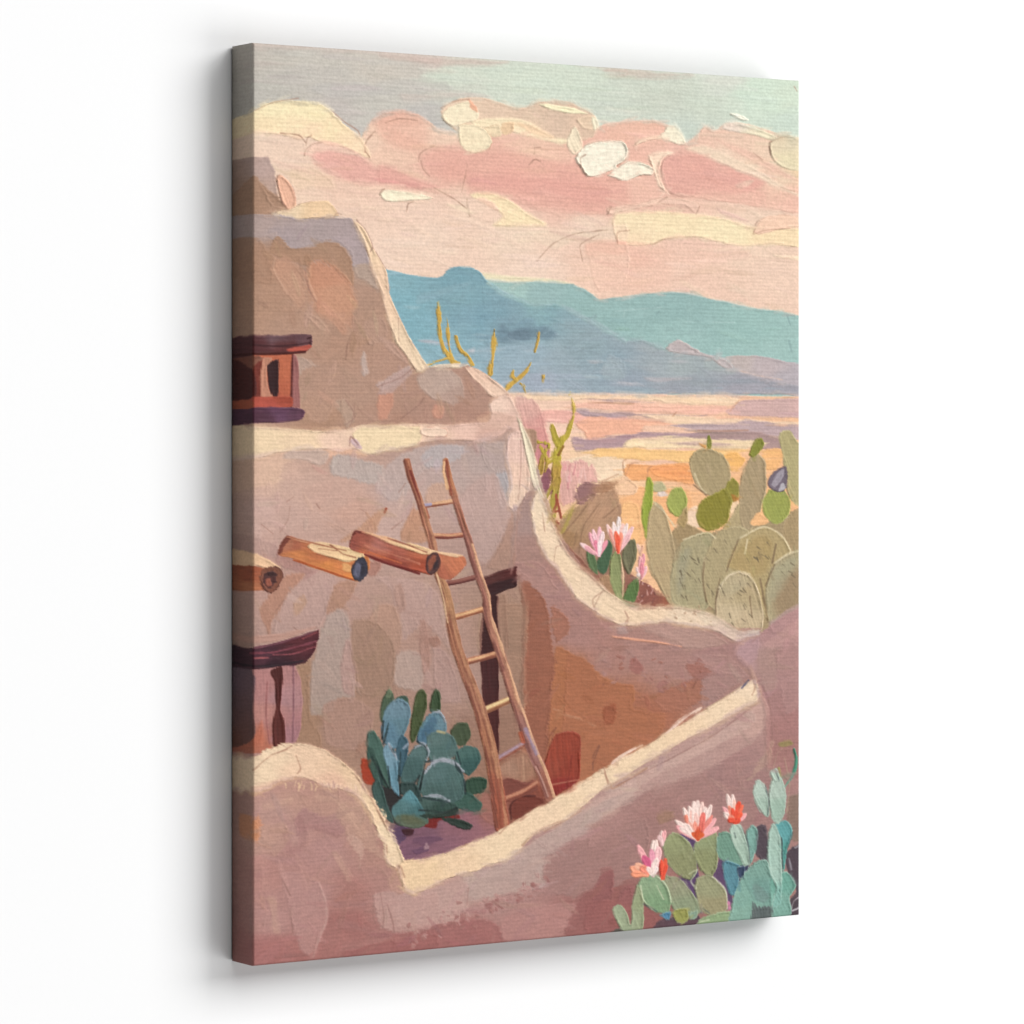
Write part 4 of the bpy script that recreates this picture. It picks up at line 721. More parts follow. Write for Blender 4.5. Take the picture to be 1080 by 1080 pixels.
# ---- wall rising at the right edge and the front wall
S(RWALL, 'L 720,265 760,230 830,202 900,150 960,110 1060,60 X 870,640 X 870,1000 X 760,1000 X 760,760 L 780,480 810,400 790,350 740,310',
  [('L 770,300', (186, 158, 160)), ('L 900,180', (174, 142, 142)), ('L 980,160', (186, 152, 150)), ('L 870,330', (174, 146, 140)), ('L 960,400', (174, 142, 140)), ('L 900,500', (168, 134, 132)), ('L 980,600', (168, 130, 128)), ('L 920,700', (164, 126, 122)), ('L 980,850', (162, 124, 122)), ('L 850,780', (166, 130, 126))], sharp=True, amp=.08)
for pts, c in [('L 730,270 830,210 830,290 790,350 745,310', (182, 154, 158)), ('L 840,250 940,180 1060,100 1060,180 940,240 900,268', (192, 160, 156)), ('L 880,150 1010,70 1060,60 1060,100 900,200', (182, 150, 150)), ('L 830,270 910,270 910,430 870,480 830,360', (172, 146, 140)),
               ('L 770,800 800,740 890,670 880,740 800,800 780,850', (186, 156, 144)), ('L 910,280 1060,260 1060,420 960,560 920,420', (174, 142, 140))]:
    S(None, pts, c, alpha=.7, soft=2.2, rough=2, ang=-.6, amp=.09)
for p in ['L 820,390 850,440 880,520 890,660', 'L 800,240 830,205', 'L 895,600 940,650', 'L 960,590 910,520']: crack(p, (150, 118, 114), .6, .6)
S(CRIM, 'L 770,215 800,185 835,180 830,205', (216, 196, 176), rough=2)
S(FWALL, 'X 240,800 J 200,640 350,602 500,645 620,750 700,880 800,1080 M 930,440 N 100,450 300,420 560,260 760,160 L -10,890 380,680 700,480 810,410 850,500 865,560 860,620 870,800 X 870,830 X 870,1050 X 240,1050',
  [('J 250,880', (186, 150, 142)), ('J 350,830', (190, 152, 140)), ('J 450,950', (180, 140, 134)), ('J 560,880', (192, 154, 142)), ('J 300,1000', (184, 146, 140)), ('M 320,350', (190, 154, 142)), ('M 420,420', (180, 138, 134)), ('M 350,500', (182, 138, 132)), ('M 600,400', (182, 142, 138)), ('M 520,600', (180, 140, 136)),
   ('M 700,600', (172, 126, 120)), ('M 380,700', (182, 142, 138)), ('M 330,850', (170, 118, 116)), ('M 500,850', (166, 114, 110)), ('M 700,720', (164, 114, 110)), ('M 800,400', (178, 138, 128)), ('N 60,640', (192, 158, 152)), ('N 200,620', (192, 160, 152)), ('N 350,560', (194, 166, 158)), ('N 550,480', (188, 160, 154)), ('N 750,330', (186, 154, 150)), ('N 900,200', (188, 154, 148)),
   ('N 100,780', (160, 108, 106)), ('N 300,780', (162, 108, 106)), ('N 550,640', (176, 136, 132)), ('N 700,550', (166, 128, 124)), ('N 800,480', (160, 122, 118)), ('N 700,700', (170, 124, 120)), ('N 850,640', (150, 98, 96)), ('N 800,420', (164, 128, 124)), ('L 250,900', (184, 156, 150)), ('L 400,800', (186, 154, 148)),
   ('L 600,680', (190, 156, 150)), ('L 780,560', (192, 158, 152)), ('L 700,740', (168, 132, 130)), ('L 500,880', (166, 130, 126)), ('L 350,1000', (164, 126, 122)), ('O 300,300', (166, 128, 124)), ('O 100,500', (158, 116, 112)), ('O 60,700', (150, 98, 94)), ('O 200,780', (146, 92, 90)), ('O 600,180', (166, 130, 128)), ('O 700,250', (164, 128, 126))], sharp=True, amp=.08, ang=-.2)
for pts, c in [('L 860,500 870,560 850,630 760,700 640,780 400,870 200,960 0,1080 N 1000,90 L 0,1000 180,870 360,755 560,645 700,562 830,495', (188, 156, 150)), ('L 760,560 845,500 862,560 855,610 780,660', (202, 168, 160)), ('N 280,520 420,470 620,350 800,240 1000,120 1060,80 1060,130 900,250 700,370 500,480 330,560', (204, 178, 170)), ('L 20,1000 200,880 420,750 640,640 800,540 820,580 640,700 420,800 200,920', (204, 174, 166)),
               ('N 300,500 500,440 620,350 740,270 880,200 1000,150 800,330 640,440 640,560 460,600 310,620', (188, 164, 158)), ('N 640,440 880,330 1080,260 1080,480 940,560 760,600 650,580', (166, 130, 126)),
               ('N 0,600 130,570 300,540 300,640 240,720 0,745', (194, 162, 156)), ('N 0,745 230,720 380,700 440,740 450,800 -20,850', (162, 110, 108)), ('N 300,660 420,610 580,570 640,580 560,620 420,690', (178, 140, 136)),
               ('N 460,700 640,640 780,640 740,760 460,800', (182, 138, 134)), ('N 775,640 880,540 885,485 915,475 940,500 940,580 920,680 870,760 730,790', (150, 100, 98)), ('N 960,610 980,570 1000,555 1030,560 1020,640 960,640', (146, 98, 98)),
               ('M 460,270 500,210 560,250 660,250 690,300 660,340 560,310 520,310 470,340', (174, 134, 132)), ('M 640,240 690,180 800,270 820,380 880,460 820,430 740,370 700,340', (190, 154, 140)), ('M 690,345 720,340 760,390 745,480 735,420', (198, 164, 152)),
               ('M 300,240 310,320 295,380 275,330', (214, 152, 120)), ('M 310,300 420,290 420,360 330,380', (192, 154, 142)), ('M 400,500 560,540 600,640 580,760 520,860 460,780 430,640', (184, 144, 140)), ('M 680,850 760,820 860,800 1010,770 1080,770 1080,850 700,890', (158, 104, 102)),
               ('M 810,600 860,580 1000,600 1080,590 1080,720 900,760 830,730', (192, 158, 152)), ('M 870,520 910,460 980,560 930,590 880,580', (190, 150, 138)), ('M 480,110 640,130 660,190 600,250 500,200', (186, 148, 136)),
               ('O 30,640 100,560 105,670 60,720 0,780', (150, 98, 98)), ('O 120,720 180,640 200,700 170,750', (150, 98, 98)), ('O 0,720 120,700 300,780 260,830 0,850', (154, 100, 98)), ('O 700,180 740,110 800,40 800,90 740,150', (184, 154, 142)), ('O 300,320 350,310 380,340 310,370', (160, 126, 108)),
               ('O 0,420 120,330 260,230 300,260 120,400 0,480', (172, 134, 130)), ('O 880,250 980,240 980,470 890,440', (136, 116, 104))]:
    S(None, pts, c, alpha=.8, soft=2.2, rough=2.6, ang=-.3, amp=.09)
S(None, 'M 180,262 285,258 300,300 290,352 180,352', (206, 146, 112), alpha=.8, soft=3, rough=2)
for pts in ['M 300,170 420,130 520,150', 'M 330,210 440,180', 'M 560,170 640,180 700,250', 'M 700,250 760,330', 'M 320,420 330,560', 'M 470,430 520,560', 'M 640,420 700,520', 'M 360,620 380,760']:
    T(None, pts, rng.uniform(2.5, 4.5), [(208, 172, 154), (204, 164, 148), (192, 150, 142)][rng.randint(3)], alpha=.4, soft=3, rough=2.5)
for pts in ['M 480,260 500,330 470,400', 'M 560,300 640,330', 'M 420,330 440,420', 'M 640,640 760,640', 'M 660,720 800,760']:
    T(None, pts, rng.uniform(2.5, 4), (164, 122, 120), alpha=.4, soft=3, rough=2.5)
T(None, 'M 565,545 592,620 600,700 570,780 540,870', [.6, 1.4, 1.6, 1.2, .6], (196, 160, 154), alpha=.7, soft=1.8)
for _ in range(170):
    t = rng.rand(); x = 425 + 150*t + rng.normal(0, 4); y = 992 - 62*t**1.1 + rng.normal(0, 6 - 2*t)
    T(None, [(x, y), (x + rng.uniform(-3, 3), y + rng.uniform(-2, 2))], rng.uniform(.6, 1.9), [(164, 118, 114), (192, 154, 150), (152, 102, 100), (182, 140, 136)][rng.randint(4)], only=[FWALL], alpha=.65, rough=2)
for p in ['M 835,590 850,690 845,740', 'M 865,640 890,720 895,760', 'M 805,640 805,700 830,750', 'M 440,640 450,760', 'M 400,520 440,600', 'M 560,760 540,860', 'L 200,870 400,770 640,640 830,500', 'N 300,640 305,570', 'O 60,810 120,730']:
    crack(p, (146, 110, 104), .55, .6)
dabs([FWALL, RWALL], (267, 640, 843, 1015), 520, 24, 2.6, -.3, 7, .5, .8)
# rims of the front wall
S(FRIM, 'X 240,805 J 155,662 200,626 260,606 350,600 430,611 500,646 560,690 620,750 672,832 722,922 762,1002 M 835,205 882,302 935,430 945,470 900,480 860,450 845,380 800,270 740,180 690,140 600,130 540,100 480,85 400,100 340,130 M 275,150 X 240,838',
  [('J 250,650', (240, 212, 174)), ('J 400,650', (236, 202, 166)), ('J 350,720', (238, 204, 168)), ('J 200,740', (240, 212, 174)), ('J 550,720', (236, 202, 162)), ('J 480,770', (228, 188, 156)), ('J 680,900', (239, 208, 166)), ('M 860,330', (241, 214, 174)), ('M 800,260', (238, 206, 166))], ang=.4, thick=1, rough=1.8, outl=((170, 132, 108), .7, .6))
S(None, 'M 275,130 340,110 400,90 470,80 420,100 330,140 275,170', (222, 180, 152), alpha=.7, soft=3, rough=2)
for _ in range(70):
    x = rng.uniform(300, 385); y = 826 + (x - 300)*.03 + rng.normal(0, 2.2)
    T(None, [(x, y), (x + rng.uniform(-2, 2), y + rng.uniform(2, 6))], rng.uniform(.4, .9), [(240, 206, 172), (190, 152, 138)][rng.randint(2)], only=[FRIM, FWALL], alpha=.6)
S(FRIM, 'M 905,480 930,445 N 20,445 100,436 200,415 300,378 400,335 470,295 560,240 760,130 900,52 K 870,740 960,690 L -5,882 180,772 300,705 380,662 480,600 580,540 700,462 805,400 828,430 836,475 820,500 700,563 560,642 360,752 180,862 0,1002 N 900,130 800,215 740,265 600,330 500,425 340,492 250,512 130,570 60,592 30,575 M 930,555',
  [('N 100,500', (238, 206, 162)), ('N 250,470', (238, 206, 166)), ('N 450,380', (240, 212, 172)), ('N 650,270', (240, 210, 172)), ('N 850,150', (240, 212, 174)), ('L 50,930', (241, 212, 172)), ('L 300,760', (241, 212, 172)), ('L 500,640', (240, 210, 170)), ('L 700,520', (240, 212, 174)), ('L 800,450', (240, 214, 178))], ang=-.55, thick=1.1, rough=1.4, outl=((176, 138, 112), .7, .6))
for p in ['M 905,490 920,470 940,520', 'N 640,320 740,265 800,230', 'L 180,860 190,880 340,790', 'L 150,790 170,860', 'L 805,405 812,440 800,470', 'N 540,380 600,320 720,270', 'N 900,60 930,110 1000,80', 'L 340,690 380,660 430,620', 'J 340,650 360,710 345,730', 'J 260,640 320,610', 'J 155,715 230,650 300,625', 'J 600,740 680,860 740,980', 'L 560,540 600,530',
          'N 470,300 440,330', 'N 300,375 260,395', 'L 200,750 300,700', 'M 860,380 865,420', 'J 450,615 540,670 560,690']:
    crack(p, (176, 134, 108), .55, .7)
for p in ['L 185,770 240,730 320,690', 'L 420,640 520,560 580,525']: T(FRIM, p, [.6, 1.6, .6], (238, 206, 182), rough=1.4)
T(None, 'L 755,438 785,405', 1, (96, 92, 112))
dabs([FRIM], (267, 720, 805, 950), 150, 18, 1.9, -.5, 5, .5, .3)

# ---- front cacti
for pts, c in [('O 860,505 900,470 980,450 980,790 880,770 882,705 910,665 880,590', (82, 64, 74)), ('O 735,385 775,378 792,480 782,535 735,505', (86, 68, 78)), ('O 285,825 330,785 440,775 485,775 485,815 400,840', (94, 68, 76)), ('O 100,840 150,822 235,826 230,850 110,860', (92, 84, 76)), ('O 545,590 590,505 605,600 635,700 610,745 570,700', (100, 66, 106)), ('O 395,415 465,435 480,570 500,760 440,690 390,610 430,590', (90, 64, 100)),
               ('O 590,520 700,540 700,600 640,690', (62, 62, 96))]:
    S(FC_S if 'O 2' in pts or 'O 1' in pts or 'O 3' in pts else FC_T, pts, c, amp=.15, ang=1.2)
T(FC_T, 'O 890,745 900,710 925,690 980,660', .5, (206, 196, 200)); T(FC_T, 'O 895,750 920,740 940,720', .5, (196, 190, 196)); T(FC_T, 'O 880,520 890,570', .9, (170, 168, 176), alpha=.7); T(FC_T, 'O 905,475 925,465', .8, (180, 176, 180), alpha=.7)
pads = [
  (FC_S, 'O 328,450 370,408 420,428 462,490 478,570 445,615 380,582 340,525', [('O 380,440', (152, 152, 112)), ('O 420,540', (144, 142, 104))]), (FC_S, 'O 468,455 500,400 540,378 567,430 562,560 540,602 490,572 463,505', [('O 520,430', (150, 154, 116)), ('O 510,540', (144, 144, 104))]),
  (FC_S, 'O 328,600 400,608 460,680 495,755 440,775 370,742', [('O 380,640', (156, 152, 124)), ('O 430,740', (146, 152, 122))]), (FC_S, 'O 465,650 478,600 540,598 602,660 608,742 540,772 492,745', [('O 520,640', (158, 154, 120)), ('O 560,720', (160, 148, 114))]),
  (FC_S, 'O 215,650 240,595 290,583 342,640 362,712 350,757 290,752 232,705', [('O 270,620', (148, 166, 132)), ('O 300,710', (132, 156, 120))]),
  (FC_S, 'O 106,745 140,722 172,760 185,805 195,700 215,640 235,670 240,745 238,830 150,840', [('O 140,760', (162, 168, 138)), ('O 215,720', (156, 160, 124))]), (FC_S, 'O 365,755 430,738 435,795 392,802', (156, 152, 86)), (FC_S, 'O 312,768 360,754 352,788', (88, 134, 162)),
  (FC_S, 'O 478,800 540,765 640,750 730,795 600,830 485,830', (152, 168, 128)), (FC_S, 'O 440,765 480,745 475,780 450,790', (140, 160, 140)),
  (FC_T, 'O 568,412 622,408 645,470 685,545 620,548 570,512', (106, 156, 130)), (FC_T, 'O 588,535 660,548 668,590 640,685 615,672', (78, 142, 158)), (FC_T, 'O 655,560 685,555 680,600 660,605', (50, 70, 104)),
  (FC_T, 'O 688,410 718,373 742,400 737,480 710,545', (116, 172, 156)), (FC_T, 'O 616,400 640,366 670,378 697,450 708,545 682,555 642,475', [('O 640,400', (178, 204, 182)), ('O 680,510', (158, 190, 166))]),
  (FC_T, 'O 818,372 870,354 897,400 872,480 852,600 842,440', [('O 870,400', (84, 168, 168)), ('O 850,520', (70, 158, 146))]),
  (FC_T, 'O 722,225 740,176 770,188 787,240 788,338 752,312 728,262', [('O 745,210', (182, 206, 186)), ('O 770,300', (164, 194, 172))]), (FC_T, 'O 788,235 810,170 842,160 864,220 862,310 832,372 800,335', [('O 820,220', (174, 198, 178)), ('O 840,310', (156, 190, 166))]), (FC_T, 'O 797,142 825,128 838,182 812,182', (180, 206, 184)),
  (FC_T, 'O 628,725 660,622 720,542 780,528 802,590 835,620 835,700 802,775 690,800 620,795', [('O 740,570', (118, 168, 150)), ('O 680,680', (124, 176, 156)), ('O 780,660', (108, 162, 148)), ('O 660,770', (128, 178, 156))]),
  (FC_T, 'O 800,600 870,580 908,640 882,692 888,775 808,785', [('O 850,620', (100, 170, 148)), ('O 850,720', (120, 178, 158))]), (FC_T, 'O 782,505 792,400 812,366 840,430 846,560 842,720 805,735 820,650 795,585', [('O 810,420', (162, 198, 178)), ('O 820,560', (164, 202, 182)), ('O 830,680', (124, 186, 168))])]
for e, pts, c in pads:
    S(e, pts, c, ang=1.1, amp=.05, thick=1, rough=1, outl=((196, 202, 172) if e == FC_S else (190, 214, 194), .7, .55))
S(FC_T, 'O 715,700 755,740 802,728 805,790 728,800', (92, 104, 102), amp=.25, ang=1.4, rough=2); S(FC_T, 'O 725,640 760,650 800,690 770,720 730,700', (112, 148, 138), alpha=.8, soft=2, rough=2)
T(FC_T, 'O 902,42 912,90 900,145 862,206', [1.0, 1.7, 1.7, 1.0], (62, 156, 122), thick=1.1)
T(None, 'O 860,80 882,200 870,320', .5, (178, 160, 140), alpha=.7); T(None, 'O 812,120 830,60 850,40', .5, (178, 160, 140), alpha=.6); S(None, 'O 835,18 880,6 890,22 845,28', (150, 144, 94), alpha=.8, soft=2, rough=2); T(None, 'O 835,125 842,160', 1.4, (158, 170, 100), alpha=.8)
for p in ['O 775,200 790,270 785,330', 'O 670,380 697,450 708,540', 'O 742,400 735,490', 'O 845,430 850,560', 'O 870,480 895,410', 'O 480,570 440,620', 'O 240,720 300,752', 'O 820,140 835,180', 'O 500,740 530,760', 'O 640,410 645,430']:
    crack(p, (70, 84, 84), .6, .75)
for p in ['O 220,600 250,590 300,600 345,650 362,715', 'O 480,570 450,620 470,650', 'O 545,600 600,655 610,740', 'O 440,590 475,570', 'O 300,640 330,700', 'O 230,640 240,700 280,745', 'O 490,800 530,790']:
    crack(p, (216, 214, 184), .6, .75)
dabs([FC_S, FC_T], (640, 800, 843, 980), 150, 12, 1.4, 1.1, 8, .5, .6)
T(FC_S, 'O 615,715 618,740', 1.6, (206, 130, 160))
def bloom(e, reg, base, tips, w):
    b = P(reg + ' ' + base)[0]
    for t, c in tips:
        petal(e, b + rng.uniform(-1.2, 1.2, 2), P(reg + ' ' + t)[0], w*rng.uniform(.8, 1.2), c)
WH, PK, SA, RD, OR, MG = (244, 218, 208), (236, 172, 172), (230, 140, 118), (222, 82, 58), (208, 96, 54), (206, 96, 130)
bloom(FF1, 'O', '285,590', [('215,460', PK), ('225,490', PK), ('240,510', MG), ('262,520', MG), ('285,440', WH), ('300,435', WH), ('310,470', (240, 190, 190)), ('275,480', (234, 160, 176)), ('300,520', WH)], 3.4)
bloom(FF1, 'O', '260,590', [('185,560', (240, 164, 134)), ('190,590', (238, 154, 122)), ('210,545', (240, 178, 150)), ('235,560', SA)], 3.6)
bloom(FF1, 'O', '325,608', [('320,525', RD), ('338,520', (226, 96, 70)), ('345,550', RD)], 2.8); bloom(FF1, 'O', '280,590', [('260,560', WH), ('300,560', (246, 226, 220)), ('285,540', WH)], 2.6)
bloom(FF1, 'O', '320,460', [('322,400', WH), ('335,400', PK), ('310,420', (240, 200, 196))], 2.4)
bloom(FF2, 'O', '480,435', [('378,352', WH), ('385,380', PK), ('400,385', WH), ('560,345', PK), ('572,385', PK), ('415,295', WH), ('425,330', SA), ('440,290', WH), ('450,310', (240, 184, 170)), ('462,268', WH), ('480,262', WH), ('500,270', (244, 208, 196)), ('515,292', WH), ('540,285', WH), ('545,330', (226, 136, 124)), ('505,320', (228, 120, 108)),
                            ('470,320', (240, 196, 184)), ('440,360', (240, 180, 164)), ('420,370', WH), ('500,360', (216, 110, 98)), ('465,360', (236, 150, 130)), ('485,380', (222, 110, 90))], 3.0)
bloom(FF2, 'O', '480,438', [('455,410', OR), ('480,400', (204, 84, 48)), ('500,412', OR)], 3)
bloom(FF3, 'O', '640,362', [('588,295', PK), ('595,320', WH), ('608,235', WH), ('632,238', WH), ('640,262', (240, 196, 180)), ('662,272', RD), ('678,285', (232, 110, 82)), ('692,325', PK), ('615,290', SA), ('630,300', RD), ('650,310', RD), ('672,320', (226, 92, 62)), ('620,335', SA)], 2.6)
bloom(FF3, 'O', '640,365', [('615,350', RD), ('660,350', RD)], 2.4)
# ---- wet edges: strokes dragged along where two passages meet, mixing their colours
def blend_edge(ids_a, ids_b, n, ln, wd, alpha=.55, off=3):
    A = np.isin(ID, ids_a); B = np.isin(ID, ids_b)
    E = np.zeros(A.shape, bool)
    for d in ((1, 0), (-1, 0), (0, 1), (0, -1)): E |= A & np.roll(B, d, (0, 1))
    jj, ii = np.nonzero(E)
    if not len(jj): return
    for k in rng.randint(0, len(jj), n):
        j, i = jj[k], ii[k]
        if not (8 < j < NY-9 and 8 < i < NX-9): continue
        win = A[j-6:j+7, i-6:i+7].astype(F)
        gy = win[7:].sum() - win[:6].sum(); gx = win[:, 7:].sum() - win[:, :6].sum()
        g = math.hypot(gx, gy) + 1e-6
        oj, oi = int(round(off*gy/g)), int(round(off*gx/g))
        t = rng.uniform(.3, .7)
        c = RGB[j+oj, i+oi]*t + RGB[j-oj, i-oi]*(1-t) + rng.normal(0, 4)
        x, y = float(PX[j, i]), float(PY[j, i]); a = math.atan2(gx, -gy) + rng.normal(0, .25); l = ln*rng.uniform(.5, 1.5)/2
        sh = rng.normal(0, 1.2)
        dx, dy = math.cos(a)*l, math.sin(a)*l
        T(None, [(x-dx, y-dy+sh), (x, y+sh + rng.uniform(-.6, .6)), (x+dx, y+dy+sh)], [wd*.3, wd*rng.uniform(.6, 1.3), wd*.3], tuple(c), rough=1.2, soft=1.8, thick=.5, alpha=alpha*rng.uniform(.5, 1))
CLS = [CL_L, CL_P, CL_M, CL_W, CL_R, CL_C]
blend_edge([FRIM], [FWALL], 230, 13, 1.8); blend_edge([FRIM], [CWALL, GROUND, TOWER], 70, 9, 1.2); blend_edge([CRIM], [CWALL], 170, 12, 1.9); blend_edge([CRIM], [CACT, BROWNB, RWALL], 60, 8, 1.3)
blend_edge([LEDGE], [TOWER, CWALL], 190, 13, 1.8); blend_edge([RIMT], [TOWER], 90, 9, 1.2); blend_edge([TOWER], [CWALL], 110, 14, 2); blend_edge([RWALL], [FWALL, CWALL], 110, 14, 2.2)
blend_edge(CLS, [SKY], 150, 13, 1.6); blend_edge([CL_M, CL_W, CL_L], [CL_P, CL_R], 120, 10, 1.3); blend_edge([CL_C, CL_R], [CL_P], 130, 15, 1.6); blend_edge([MT_B], [MT_T, MT_L], 120, 12, 1.4); blend_edge([PLAIN], [MT_B], 70, 14, 1)
blend_edge([MT_T], CLS, 50, 10, .9); blend_edge([CACT], [PLAIN], 70, 7, .9); blend_edge([BROWNB, PINKB], [PLAIN], 70, 9, 1.3); blend_edge([GROUND], [CWALL, TOWER], 50, 10, 1.6); blend_edge([AGAVE], [TOWER, GROUND], 60, 6, .8); blend_edge([FC_S, FC_T], [FWALL, RWALL], 60, 6, .8)
#PAINT-END

# ------------------------------------------------------------------ finish the paint film
# pigment balance of each passage
TINT = {}
def tint(ids, mul=(1, 1, 1), sat=1.0):
    for i in ids: TINT[i] = (np.array(mul, F), sat)
tint([SKY], (1.085, 1.08, 1.07)); tint([MT_T], (1.02, 1.01, 1.01), .62); tint([MT_B], (1.02, 1.01, .99), .78); tint([MT_L], (1, 1, 1), .9)
tint([CL_P, CL_R], (.99, 1.005, .975), .9); tint([CL_L, CL_M, CL_W, CL_C], (1.02, 1.015, .995)); tint([TOWER], (.945, .925, .915), 1.04); tint([CWALL], (.9, .85, .825), 1.03); tint([RWALL], (.965, .92, .90), 1.04); tint([FWALL], (.955, .94, .918), 1.03)
tint([AGAVE], (.78, .745, .765), 1.04); tint([POT], (.85, .8, .82)); tint([LADDER], (.95, .92, .92)); tint([BEAM1, BEAM2, BEAM3], (.95, .9, .9)); tint([WIN], (.93, .87, .88)); tint([DOOR], (.92, .86, .86)); tint([FC_T], (.98, .97, .97), .72); tint([FC_S], (.96, .98, .98)); tint([GROUND], (.87, .84, .81)); tint([FRIM, CRIM, LEDGE, RIMT], (.975, .975, 1.01)); tint([POST], (.93, .88, .88))
def smooth(a):                     # soften the change from one passage to the next
    for ax in (0, 1): a = (np.roll(a, 1, ax) + 2*a + np.roll(a, -1, ax))/4
    return a
MUL = np.ones((NY, NX, 3), F); SAT = np.ones((NY, NX), F)
for i, (mu, sa) in TINT.items():
    MUL[ID == i] = mu; SAT[ID == i] = sa
MUL[ID == TOWER] *= np.interp(PY[ID == TOWER], [540, 600, 660, 740], [1, .94, .885, .85])[:, None].astype(F)   # the plaster is painted deeper below the beams
for c in range(3): MUL[..., c] = smooth(MUL[..., c])
SAT = smooth(SAT)[..., None]
RGB *= MUL
lum = (RGB @ np.array([.3, .59, .11], F))[..., None]
RGB = lum + (RGB - lum)*SAT*1.04
# weave relief shading put into the colour: short darker dashes in rows, and grain
th = (vv*HGT/.0026).astype(F)
row = .5 + .5*np.sin(2*np.pi*th)
dash = noise(uu.astype(F)*WID/.0011 + 37*np.floor(th), np.floor(th)*1.7)
g1 = noise(PX/1.15 + 3, PY/1.5) - .5; g2 = noise(PX/2.1 + 60, PY/1.2) - .5
RGB *= (1 - .028*row*np.clip(2*dash - .7, 0, 1) + .012 + .075*g1 + .035*g2).astype(F)[..., None]
RGB = np.clip(RGB, 4, 250)
def lin(c):
    c = c/255.0
    return np.where(c <= .04045, c/12.92, ((c + .055)/1.055)**2.4)
GAIN = 1.51                        # how brightly the lamp lights a white surface on the wall

def islands(e, keep=1, lo=0):
    """specks cut off from the body of a passage go to the neighbour above or beside them"""
    left = set(zip(*np.nonzero(ID == e))); comps = []
    while left:
        st = [left.pop()]; c = []
        while st:
            j, i = st.pop(); c.append((j, i))
            for q in ((j+1, i), (j-1, i), (j, i+1), (j, i-1)):
                if q in left: left.remove(q); st.append(q)
        comps.append(c)
    comps.sort(key=len)
    for c in comps[:-keep]:
        near = [ID[q] for j, i in c for q in ((min(j+1, NY-1), i), (max(j-1, 0), i), (j, min(i+1, NX-1)), (j, max(i-1, 0))) if ID[q] != e]
        v = max(set(near), key=near.count)
        for q in c: ID[q] = v
islands(SKY)
ALB = np.clip(lin(RGB)/GAIN, .004, .9).astype(F)

# ------------------------------------------------------------------ materials
def mat(name, rough=.6, spec=.3):
    m = bpy.data.materials.new(name); m.use_nodes = True
    b = m.node_tree.nodes['Principled BSDF']
    b.inputs['Roughness'].default_value = rough; b.inputs['Specular IOR Level'].default_value = spec
    return m, m.node_tree.nodes, m.node_tree.links, b
def canvas_mat(name, scale_h):
    m, n, l, b = mat(name, .62, .12)
    a = n.new('ShaderNodeAttribute'); a.attribute_name = 'paint'
    l.new(a.outputs['Color'], b.inputs['Base Color'])
    tc = n.new('ShaderNodeTexCoord')
    nz = n.new('ShaderNodeTexNoise'); nz.inputs['Scale'].default_value = 60; nz.inputs['Detail'].default_value = 3
    l.new(tc.outputs['Object'], nz.inputs['Vector'])
    w1 = n.new('ShaderNodeTexWave'); w1.wave_type = 'BANDS'; w1.bands_direction = 'Z'
    w1.inputs['Scale'].default_value = 2*math.pi/.0026/20; w1.inputs['Distortion'].default_value = .6; w1.inputs['Detail Scale'].default_value = 40
    w2 = n.new('ShaderNodeTexWave'); w2.wave_type = 'BANDS'; w2.bands_direction = scale_h
    w2.inputs['Scale'].default_value = 2*math.pi/.0018/20; w2.inputs['Distortion'].default_value = .8; w2.inputs['Detail Scale'].default_value = 40
    for w in (w1, w2): l.new(tc.outputs['Object'], w.inputs['Vector'])
    mx = n.new('ShaderNodeMath'); mx.operation = 'MULTIPLY_ADD'; mx.inputs[1].default_value = .12
    l.new(w2.outputs['Fac'], mx.inputs[0]); l.new(w1.outputs['Fac'], mx.inputs[2])
    ad = n.new('ShaderNodeMath'); ad.operation = 'ADD'
    l.new(mx.outputs[0], ad.inputs[0]); l.new(nz.outputs['Fac'], ad.inputs[1])
    bp = n.new('ShaderNodeBump'); bp.inputs['Strength'].default_value = .2; bp.inputs['Distance'].default_value = .0004
    l.new(ad.outputs[0], bp.inputs['Height']); l.new(bp.outputs['Normal'], b.inputs['Normal'])
    return m
M_FRONT = canvas_mat('oil_paint_on_canvas', 'X')
M_EDGE = canvas_mat('painted_canvas_wrap', 'Y')
M_CLOTH, n, l, b = mat('raw_canvas', .9, .1)
tc = n.new('ShaderNodeTexCoord'); ns = n.new('ShaderNodeTexNoise'); ns.inputs['Scale'].default_value = 400
cr = n.new('ShaderNodeValToRGB'); cr.color_ramp.elements[0].color = (.55, .5, .42, 1); cr.color_ramp.elements[1].color = (.68, .63, .55, 1)
l.new(tc.outputs['Object'], ns.inputs['Vector']); l.new(ns.outputs['Fac'], cr.inputs[0]); l.new(cr.outputs[0], b.inputs['Base Color'])
M_WALL, n, l, b = mat('white_wall_paint', .9, .05)
tc = n.new('ShaderNodeTexCoord'); ns = n.new('ShaderNodeTexNoise'); ns.inputs['Scale'].default_value = 300; ns.inputs['Detail'].default_value = 4
cr = n.new('ShaderNodeValToRGB'); cr.color_ramp.elements[0].color = (.645, .645, .645, 1); cr.color_ramp.elements[1].color = (.655, .655, .655, 1)
bp = n.new('ShaderNodeBump'); bp.inputs['Strength'].default_value = .05; bp.inputs['Distance'].default_value = .0003
l.new(tc.outputs['Object'], ns.inputs['Vector']); l.new(ns.outputs['Fac'], cr.inputs[0]); l.new(cr.outputs[0], b.inputs['Base Color'])
l.new(ns.outputs['Fac'], bp.inputs['Height']); l.new(bp.outputs['Normal'], b.inputs['Normal'])

